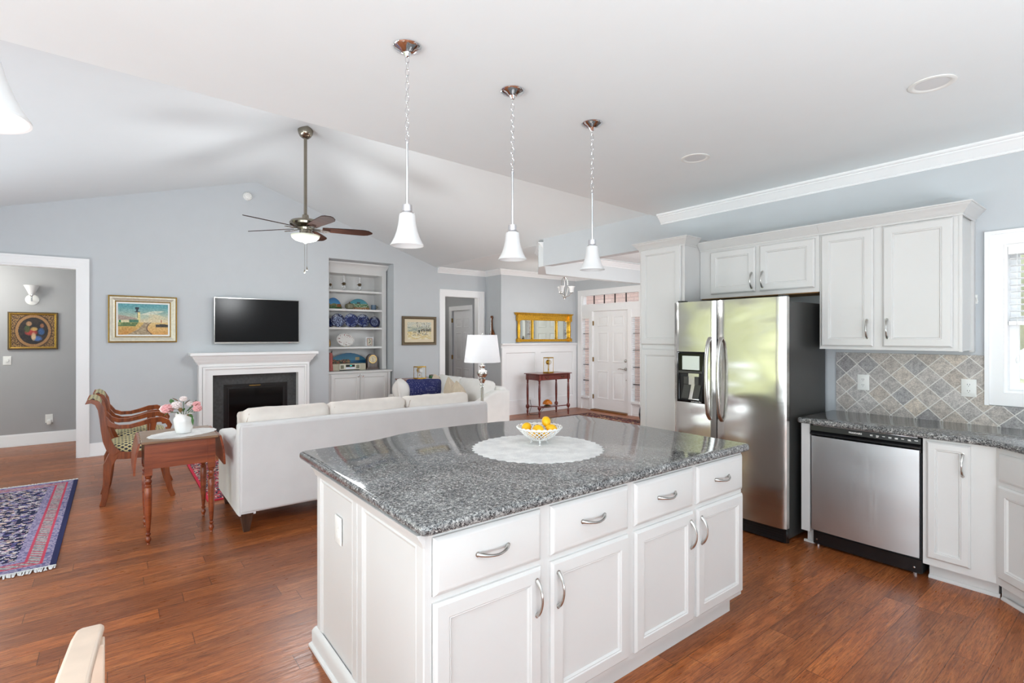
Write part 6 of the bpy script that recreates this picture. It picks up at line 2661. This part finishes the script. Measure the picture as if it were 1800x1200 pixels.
def round_clock_face(parent, c, r, dir_y=-1):
    m = MB().lathe([(0, .0), (r, 0), (r, .003), (0, .003)], c, 32, mat=ty)
    f = part('clock_face', m, 'paper', parent)
    m = MB()
    for k in range(12):
        a = 2 * pi * k / 12
        p = Vector(c) + Vector((sin(a) * r * .78, -.0045, cos(a) * r * .78))
        m.obox(p, (r * .07, .001, r * .22), Matrix.Rotation(a, 3, 'Y'))
    for a, L_ in ((radians(-30), .55), (radians(178), .72)):
        p = Vector(c) + Vector((sin(a) * r * L_ / 2, -.0055, cos(a) * r * L_ / 2))
        m.obox(p, (r * .07, .001, r * L_), Matrix.Rotation(a, 3, 'Y'))
    part('clock_numerals', m, 'black_matte', f)


mc = thing('mantel_clock', 'dark wooden arched mantel clock right of the radio', 'clock', (3.575, 8.62, .926))
mx, my_ = 3.575, 8.60
prof = [(mx - .093, .962), (mx - .093, 1.105)] + [(mx - .093 * cos(pi * i / 14), 1.105 + .093 * sin(pi * i / 14)) for i in range(1, 14)] + [(mx + .093, 1.105), (mx + .093, .962)]
part('case', MB().extrude([(x, my_, z) for x, z in prof], (0, .09, 0)), 'dark_wood', mc, bevel=.004)
part('base', MB().box(mx - .118, my_ - .015, .926, mx + .118, my_ + .11, .945).box(mx - .104, my_ - .008, .945, mx + .104, my_ + .10, .964), 'dark_wood', mc, bevel=.003)
round_clock_face(mc, (mx, my_ - .004, 1.105), .066)
part('bezel', MB().tube([(mx + .068 * cos(2 * pi * i / 32), my_ - .007, 1.105 + .068 * sin(2 * pi * i / 32)) for i in range(32)], .004, 6, closed=True), 'brass', mc)

# =================================================================== CEILING FAN
fx, fy = 1.650, 5.82
fn_ = thing('ceiling_fan', 'nickel ceiling fan with five dark walnut blades and glass bowl light', 'ceiling fan', (fx, fy, 3.78))
m = MB().lathe([(.080, 3.80), (.080, 3.755), (.074, 3.72), (.058, 3.69), (.034, 3.672), (.018, 3.668), (0, 3.668)], (fx, fy, 0), 30)
part('canopy', m, 'bronze', fn_)
m = MB().lathe([(.0175, 3.69), (.0175, 2.84), (.032, 2.832), (.038, 2.80), (.040, 2.785), (0, 2.785)], (fx, fy, 0), 18)
part('downrod', m, 'bronze', fn_)
m = MB().lathe([(.03, 2.79), (.10, 2.783), (.150, 2.765), (.165, 2.742), (.160, 2.722), (.120, 2.700), (.085, 2.690), (.080, 2.668), (.062, 2.664), (.062, 2.628), (.090, 2.622), (.115, 2.612), (.118, 2.600), (0, 2.600)], (fx, fy, 0), 36)
part('motor_housing', m, 'bronze', fn_)
m = MB().lathe([(.150, 2.610), (.150, 2.604), (.140, 2.580), (.110, 2.556), (.070, 2.542), (.02, 2.536), (0, 2.535)], (fx, fy, 0), 36)
m.lathe([(.022, 2.540), (.024, 2.530), (.012, 2.520), (0, 2.518)], (fx, fy, 0), 12)
part('light_bowl', m, 'frost_bowl', fn_)
for k in range(5):
    a = radians(58 + 72 * k)
    ca_, sa_ = cos(a), sin(a)
    R_ = Matrix.Rotation(a, 3, 'Z') @ Matrix.Rotation(radians(-13), 3, 'X')
    out = []
    L0, L1 = .175, .715
    for i in range(13):
        t = i / 12
        x = L0 + (L1 - L0) * t
        hw = .055 + .018 * sin(pi * min(1, t * 1.15)) if t < .9 else .055 + .018 * sin(pi * .9 * 1.15)
        hw = (.050 + .022 * sin(pi * t * .62)) * (1 if t < .86 else sqrt(max(0, 1 - ((t - .86) / .145) ** 2)) * .6 + .4 * (1 - (t - .86) / .14))
        out.append((x, max(hw, .012)))
    poly = [(x, h_) for x, h_ in out] + [(x, -h_) for x, h_ in out[::-1]]
    vs3 = [Vector((x, y, -.003)) for x, y in poly]
    mm = MB().extrude(vs3, (0, 0, .007))
    mm.v = [tuple(Vector((fx, fy, 2.685)) + R_ @ Vector(v)) for v in mm.v]
    b_ = part('blade', mm, 'blade', fn_)
    ir = MB()
    for sd_ in (-1, 1):
        ir.tube([Vector((fx, fy, 2.672)) + R_ @ Vector(p) for p in ((.075, sd_ * .010, .004), (.13, sd_ * .022, .0), (.19, sd_ * .032, -.008), (.25, sd_ * .012, -.008))], .005, 6)
    ir.tube([Vector((fx, fy, 2.672)) + R_ @ Vector(p) for p in ((.07, 0, .004), (.16, 0, -.004), (.25, 0, -.008))], .006, 6)
    part('blade_iron', ir, 'nickel', b_)
for dx_, zb in ((-.010, 2.195), (.016, 2.225)):
    px_ = Vector((fx, fy, 0)) + RTx * dx_
    m = MB().tube([(px_.x, px_.y, 2.62), (px_.x, px_.y, zb + .04)], .0018, 5).lathe([(0, 0), (.007, .004), (.008, .02), (.003, .042), (0, .043)], (px_.x, px_.y, zb), 10)
    part('pull_chain', m, 'bronze', fn_)

# =================================================================== END TABLE CORNER
et = thing('end_table', 'dark mahogany side table in the corner behind the loveseat', 'table', (4.12, 7.85, 0))
part('tabletop', MB().box(3.775, 7.60, .765, 4.50, 8.12, .785), 'mahog', et, bevel=.004)
m = MB().extrude([(3.82, 7.65, .765), (4.46, 7.65, .765), (4.46, 7.65, .70), (4.36, 7.65, .70), (4.28, 7.65, .675), (4.20, 7.65, .70), (4.14, 7.65, .66), (4.08, 7.65, .70), (4.0, 7.65, .675), (3.92, 7.65, .70), (3.82, 7.65, .70)], (0, .018, 0))
m.box(3.80, 7.65, .70, 3.818, 8.08, .765).box(4.462, 7.65, .70, 4.48, 8.08, .765).box(3.82, 8.06, .70, 4.46, 8.08, .765)
part('apron', m, 'mahog', et)
for x in (3.825, 4.455):
    for y in (7.665, 8.065):
        part('leg', MB().strip([(x, y, .765), (x, y, .45), (x + .004, y, .2), (x - .006, y, 0)], [.04, .032, .026, .03], .03, axis=(0, 1, 0)), 'mahog', et)


def glass_clock(name, x, y, z, w, d, h, label, rot=0.0, face='paper'):
    t = thing(name, label, 'clock', (x, y, z), rot)
    L_ = lambda mb: mb
    part('base', MB().box(-w / 2 - .008, -d / 2 - .008, 0, w / 2 + .008, d / 2 + .008, .022), 'brass', t, world=False, bevel=.003)
    part('top_plate', MB().box(-w / 2 - .006, -d / 2 - .006, h - .018, w / 2 + .006, d / 2 + .006, h), 'brass', t, world=False, bevel=.003)
    for sx in (-1, 1):
        for sy in (-1, 1):
            part('corner_post', MB().tube([(sx * w / 2, sy * d / 2, .02), (sx * w / 2, sy * d / 2, h - .016)], .0045, 8), 'brass', t, world=False)
    part('glass_panel', MB().box(-w / 2, -d / 2, .022, w / 2, -d / 2 + .001, h - .018), 'pane', t, world=False)
    part('glass_panel', MB().box(-w / 2, d / 2 - .001, .022, w / 2, d / 2, h - .018), 'pane', t, world=False)
    part('movement', MB().lathe([(.044, -.028), (.046, -.024), (.046, .026), (.04, .03), (0, .03)], (0, 0, h * .68), 20, mat=ty), 'brass', t, world=False)
    c = (0, -d / 2 + .016, h * .68)
    f = part('clock_face', MB().lathe([(0, .0), (.036, 0), (.036, .003), (0, .003)], c, 24, mat=ty), face, t, world=False)
    m = MB()
    for k in range(12):
        a = 2 * pi * k / 12
        m.obox(Vector(c) + Vector((sin(a) * .028, -.0042, cos(a) * .028)), (.003, .001, .008), Matrix.Rotation(a, 3, 'Y'))
    m.obox(Vector(c) + Vector((.005, -.005, .009)), (.003, .001, .022), Matrix.Rotation(.5, 3, 'Y'))
    part('clock_numerals', m, 'black_matte', f, world=False)
    part('pendulum', MB().tube([(0, 0, h * .55), (0, 0, .06)], .002, 5).lathe([(0, .045), (.012, .05), (.012, .075), (0, .08)], (0, 0, 0), 12), 'brass', t, world=False)
    return t


glass_clock('carriage_clock', 4.075, 7.80, .7855, .155, .12, .215, 'brass and glass carriage clock on the corner side table', .1, 'porcelain')
gb = thing('glass_box', 'small green glass box right of the carriage clock', 'ornament', (4.29, 7.78, .786))
part('box', MB().lathe([(0, 0), (.045, 0), (.05, .02), (.046, .05), (0, .052)], (4.29, 7.78, .7855), 10), 'green_glass', gb)
part('lid', MB().lathe([(.047, .051), (.04, .062), (0, .068)], (4.29, 7.78, .7855), 10), 'dark_frame', gb)
o = part('saucer', MB().lathe([(0, 0), (.05, 0), (.07, .008), (.066, .009), (.04, .004), (0, .004)], (4.19, 7.73, .7855), 20), 'porcelain'); tag(o, 'small white dish between the carriage clock and the green box', 'dish')

# lute on the return wall
lt = thing('lute', 'small dark lute hanging on the grey return wall above the lamp', 'lute', (HX, 8.04, 1.5))
ly2 = 8.045
Lc_ = [(-.038, .012), (-.040, -.04)]
part('neck', MB().strip([(HX - .035, ly2 + .004, 1.90), (HX - .035, ly2, 1.82), (HX - .035, ly2 - .004, 1.62)], [.05, .028, .036], .02, axis=(1, 0, 0)), 'lute', lt)
part('peg_head', MB().extrude([(HX - .045, ly2 - .03, 1.885), (HX - .045, ly2 + .035, 1.885), (HX - .045, ly2 + .028, 1.83), (HX - .045, ly2 - .022, 1.83)], (.022, 0, 0)), 'lute', lt, bevel=.004)
m = MB()
pr = [(0, 0), (.05, .01), (.085, .05), (.095, .10), (.085, .16), (.055, .22), (.02, .27), (.012, .29), (0, .29)]
m.lathe(pr, (0, 0, 0), 22)
m.v = [(HX - .03 + .28 * v[0], ly2 - .004 + v[1] * .95, 1.385 + v[2]) for v in m.v]
part('body', m, 'lute', lt)
m = MB().lathe([(0, 0), (.03, .0), (.03, .002), (0, .002)], (HX - .058, ly2, 1.46), 18, mat=Matrix.Rotation(radians(-90), 3, 'Y'))
m.v = [(v[0], v[1], v[2]) for v in m.v]
part('sound_hole', m, 'black_matte', lt)
part('strings', MB().tube([(HX - .06, ly2 - .004, 1.40), (HX - .048, ly2, 1.86)], .0012, 4).tube([(HX - .06, ly2 + .006, 1.40), (HX - .048, ly2 + .008, 1.86)], .0012, 4), 'nickel', lt)

# =================================================================== FOYER
mr = thing('gilded_mirror', 'wide gilded three-part mirror above the wainscot in the foyer', 'mirror', (6.84, FW, 1.39))
gx0, gx1, gz0, gz1 = 6.13, 7.575, 1.400, 1.952
yy = FW
m = MB()
m.box(gx0 + .02, yy - .045, gz0, gx1 - .02, yy - .004, gz0 + .05)
m.box(gx0 + .02, yy - .045, gz1 - .13, gx1 - .02, yy - .004, gz1 - .03)
part('rails', m, 'gilt', mr, bevel=.006)
part('cornice', MB().molding([(gx1 + .01, yy - .004, gz1 + .016), (gx1 + .01, yy - .05, gz1 + .016), (gx0 - .01, yy - .05, gz1 + .016), (gx0 - .01, yy - .004, gz1 + .016)], [(0, -.05), (.006, -.05), (.012, -.03), (.03, -.012), (.034, 0), (0, 0)]).box(gx0 - .01, yy - .05, gz1 - .03, gx1 + .01, yy - .004, gz1 + .015), 'gilt', mr)
for x, r in ((gx0 + .045, .034), (gx1 - .045, .034), (gx0 + .40, .018), (gx1 - .40, .018)):
    prof = [(r * .8, gz0 + .05), (r, gz0 + .07), (r * .75, gz0 + .09), (r * .95, gz0 + .20), (r * 1.05, gz0 + .22), (r * .95, gz0 + .24), (r * .75, gz1 - .17), (r, gz1 - .15), (r, gz1 - .13)]
    part('column', MB().lathe(prof, (x, yy - .042, 0), 14), 'gilt', mr)
for x in (gx0 + .045, gx1 - .045):
    part('corner_block', MB().box(x - .042, yy - .085, gz0 - .005, x + .042, yy - .006, gz0 + .06), 'gilt', mr, bevel=.004)
    part('corner_block', MB().box(x - .042, yy - .085, gz1 - .14, x + .042, yy - .006, gz1 - .02), 'gilt', mr, bevel=.004)
part('mirror_glass', MB().box(gx0 + .03, yy - .022, gz0 + .03, gx1 - .03, yy - .016, gz1 - .10), 'mirror', mr)
m = MB()
for k in range(11):
    m.sphere((6.72 + k * .026, yy - .048, gz1 - .08), .011, 8, 6, (1, .6, 1))
part('carved_ornament', m, 'gilt', mr)

cs = thing('console_table', 'reddish mahogany console table with turned legs and one drawer', 'table', (6.6, 7.38, 0))
cx0, cx1, cy0, cy1, cz = 6.195, 6.985, 7.165, 7.56, .806
part('tabletop', MB().box(cx0 - .03, cy0 - .02, cz - .018, cx1 + .03, cy1 + .02, cz), 'redwood', cs, bevel=.005)
m = MB()
m.box(cx0 + .02, cy0 + .01, .685, cx1 - .02, cy0 + .028, cz - .018).box(cx0 + .02, cy1 - .028, .685, cx1 - .02, cy1 - .01, cz - .018)
m.box(cx0 + .01, cy0 + .02, .685, cx0 + .028, cy1 - .02, cz - .018).box(cx1 - .028, cy0 + .02, .685, cx1 - .01, cy1 - .02, cz - .018)
part('apron', m, 'redwood', cs)
dr = part('drawer', MB().rings((cx0 + .07, cy0 + .010, .695), (1, 0, 0), (0, 0, 1), (0, -1, 0), cx1 - cx0 - .14, .085, [(0, 0), (0, .006), (.004, .009), (.010, .009), (.012, .006)]), 'redwood', cs)
for x in (cx0 + .19, cx1 - .19):
    part('bail_handle', MB().tube(arc((x - .035, cy0 - .008, .742), (x + .035, cy0 - .008, .742), (0, -.006, -.028), 8), .004, 6).box(x - .042, cy0 - .004, .735, x - .03, cy0 + .003, .752).box(x + .03, cy0 - .004, .735, x + .042, cy0 + .003, .752), 'dark_frame', dr)
CL = [(.010, 0), (.016, .01), (.012, .03), (.018, .06), (.021, .075), (.018, .10), (.013, .125), (.030, .150), (.036, .175), (.030, .20), (.015, .215), (.016, .23), (.022, .36), (.022, .52), (.017, .60), (.013, .615), (.021, .63), (.014, .645), (.022, .665), (.015, .68)]
for x in (cx0 + .025, cx1 - .025):
    for y in (cy0 + .025, cy1 - .025):
        m = MB().lathe(CL, (x, y, 0), 16).box(x - .024, y - .024, .68, x + .024, y + .024, cz - .018)
        part('leg', m, 'redwood', cs)
m = MB()
m.tube([(cx0 + .03, cy0 + .025, .175), (cx0 + .3, cy0 + .10, .165), (cx1 - .3, cy0 + .10, .165), (cx1 - .03, cy0 + .025, .175)], .010, 8)
m.tube([(cx0 + .03, cy1 - .025, .175), (cx0 + .3, cy0 + .10, .165)], .009, 8).tube([(cx1 - .03, cy1 - .025, .175), (cx1 - .3, cy0 + .10, .165)], .009, 8)
m.prism([(cx0 + .25, cy0 + .03), (cx1 - .25, cy0 + .03), (cx1 - .2, cy0 + .2), (cx0 + .2, cy0 + .2)], .165, .178)
part('stretcher', m, 'redwood', cs)
gc_ = glass_clock('crystal_regulator_clock', 6.56, 7.32, cz + .0005, .15, .12, .30, 'tall brass and glass clock on the foyer console table', .25)
al = thing('amber_lamp', 'small amber domed lamp on the console stretcher shelf', 'lamp', (6.49, 7.27, .18))
part('base', MB().lathe([(0, 0), (.07, .0), (.06, .02), (.03, .03), (.05, .045), (0, .045)], (6.49, 7.27, .1785), 18), 'dark_frame', al)
part('glass_dome', MB().lathe([(.095, .045), (.09, .07), (.07, .10), (.035, .125), (0, .132)], (6.49, 7.27, .1785), 22), 'amber', al)
m = MB().tube([(6.46, 7.30, .19), (6.43, 7.36, .10), (6.40, 7.45, .006), (6.30, 7.55, .006), (6.36, 7.66, .006), (6.45, 7.70, .12), (6.45, 7.735, .26)], .004, 6)
o = part('lamp_cord', m, 'black_matte'); tag(o, 'dark lamp cord trailing under the foyer console', 'cord')
o = part('electrical_outlet', MB().rings((6.42, FW - .034, .235), (1, 0, 0), (0, 0, 1), (0, -1, 0), .07, .08, [(0, 0), (0, .004), (.004, .006)]), 'plastic_white'); tag(o, 'white outlet low on the wainscot behind the console', 'outlet')

# foyer chandelier
hx, hy = 6.30, 6.60
fc_ = thing('foyer_chandelier', 'small nickel chandelier with upturned glass shades in the foyer', 'chandelier', (hx, hy, CH))
m = MB().lathe([(.06, 0), (.06, -.01), (.02, -.03), (.006, -.04), (.006, -.18), (0, -.18)], (hx, hy, CH), 20)
for sg in (-1, 1):
    m.tube([Vector((hx, hy, 2.58)) + RTx * 0, Vector((hx, hy, 2.50)) + RTx * sg * .05, Vector((hx, hy, 2.38)) + RTx * sg * .062, Vector((hx, hy, 2.26)) + RTx * sg * .035, Vector((hx, hy, 2.19))], .008, 7)
m.tube([Vector((hx, hy, 2.58)), Vector((hx, hy, 2.50)) + FWx * .05, Vector((hx, hy, 2.38)) + FWx * .062, Vector((hx, hy, 2.26)) + FWx * .035, Vector((hx, hy, 2.19))], .008, 7)
m.lathe([(0, 0), (.02, .01), (.028, .03), (.02, .05), (0, .055)], (hx, hy, 2.165), 14)
part('frame', m, 'nickel', fc_)
for k in range(3):
    a = radians(-38 + 120 * k)
    d_ = Vector((cos(a), sin(a), 0))
    p = Vector((hx, hy, 0)) + d_ * .125
    ar = part('arm', MB().tube([Vector((hx, hy, 2.20)), Vector((hx, hy, 2.22)) + d_ * .06, Vector((hx, hy, 2.245)) + d_ * .10, Vector((p.x, p.y, 2.27))], .006, 7).lathe([(.012, 0), (.028, .008), (.026, .02), (0, .02)], (p.x, p.y, 2.268), 12), 'nickel', fc_)
    part('shade', MB().lathe([(.024, 0), (.036, .012), (.040, .05), (.046, .085), (.062, .105), (.059, .105), (.042, .085), (.035, .05), (.03, .015), (.02, .004)], (p.x, p.y, 2.285), 24, cap=False), 'frost', fc_)
lamp('foyer_chandelier_lamp', (hx, hy, 1.95), 13, .12)

# dark blue stick vase behind the pantry cabinet
m = MB().lathe([(0, 0), (.10, 0), (.13, .04), (.15, .14), (.14, .24), (.10, .32), (.07, .37), (.075, .40), (.065, .40), (.06, .37), (0, .30)], (7.33, 5.60, 0), 24)
o = part('floor_vase', m, 'darkblue'); tag(o, 'dark navy floor vase half hidden behind the pantry cabinet', 'vase')
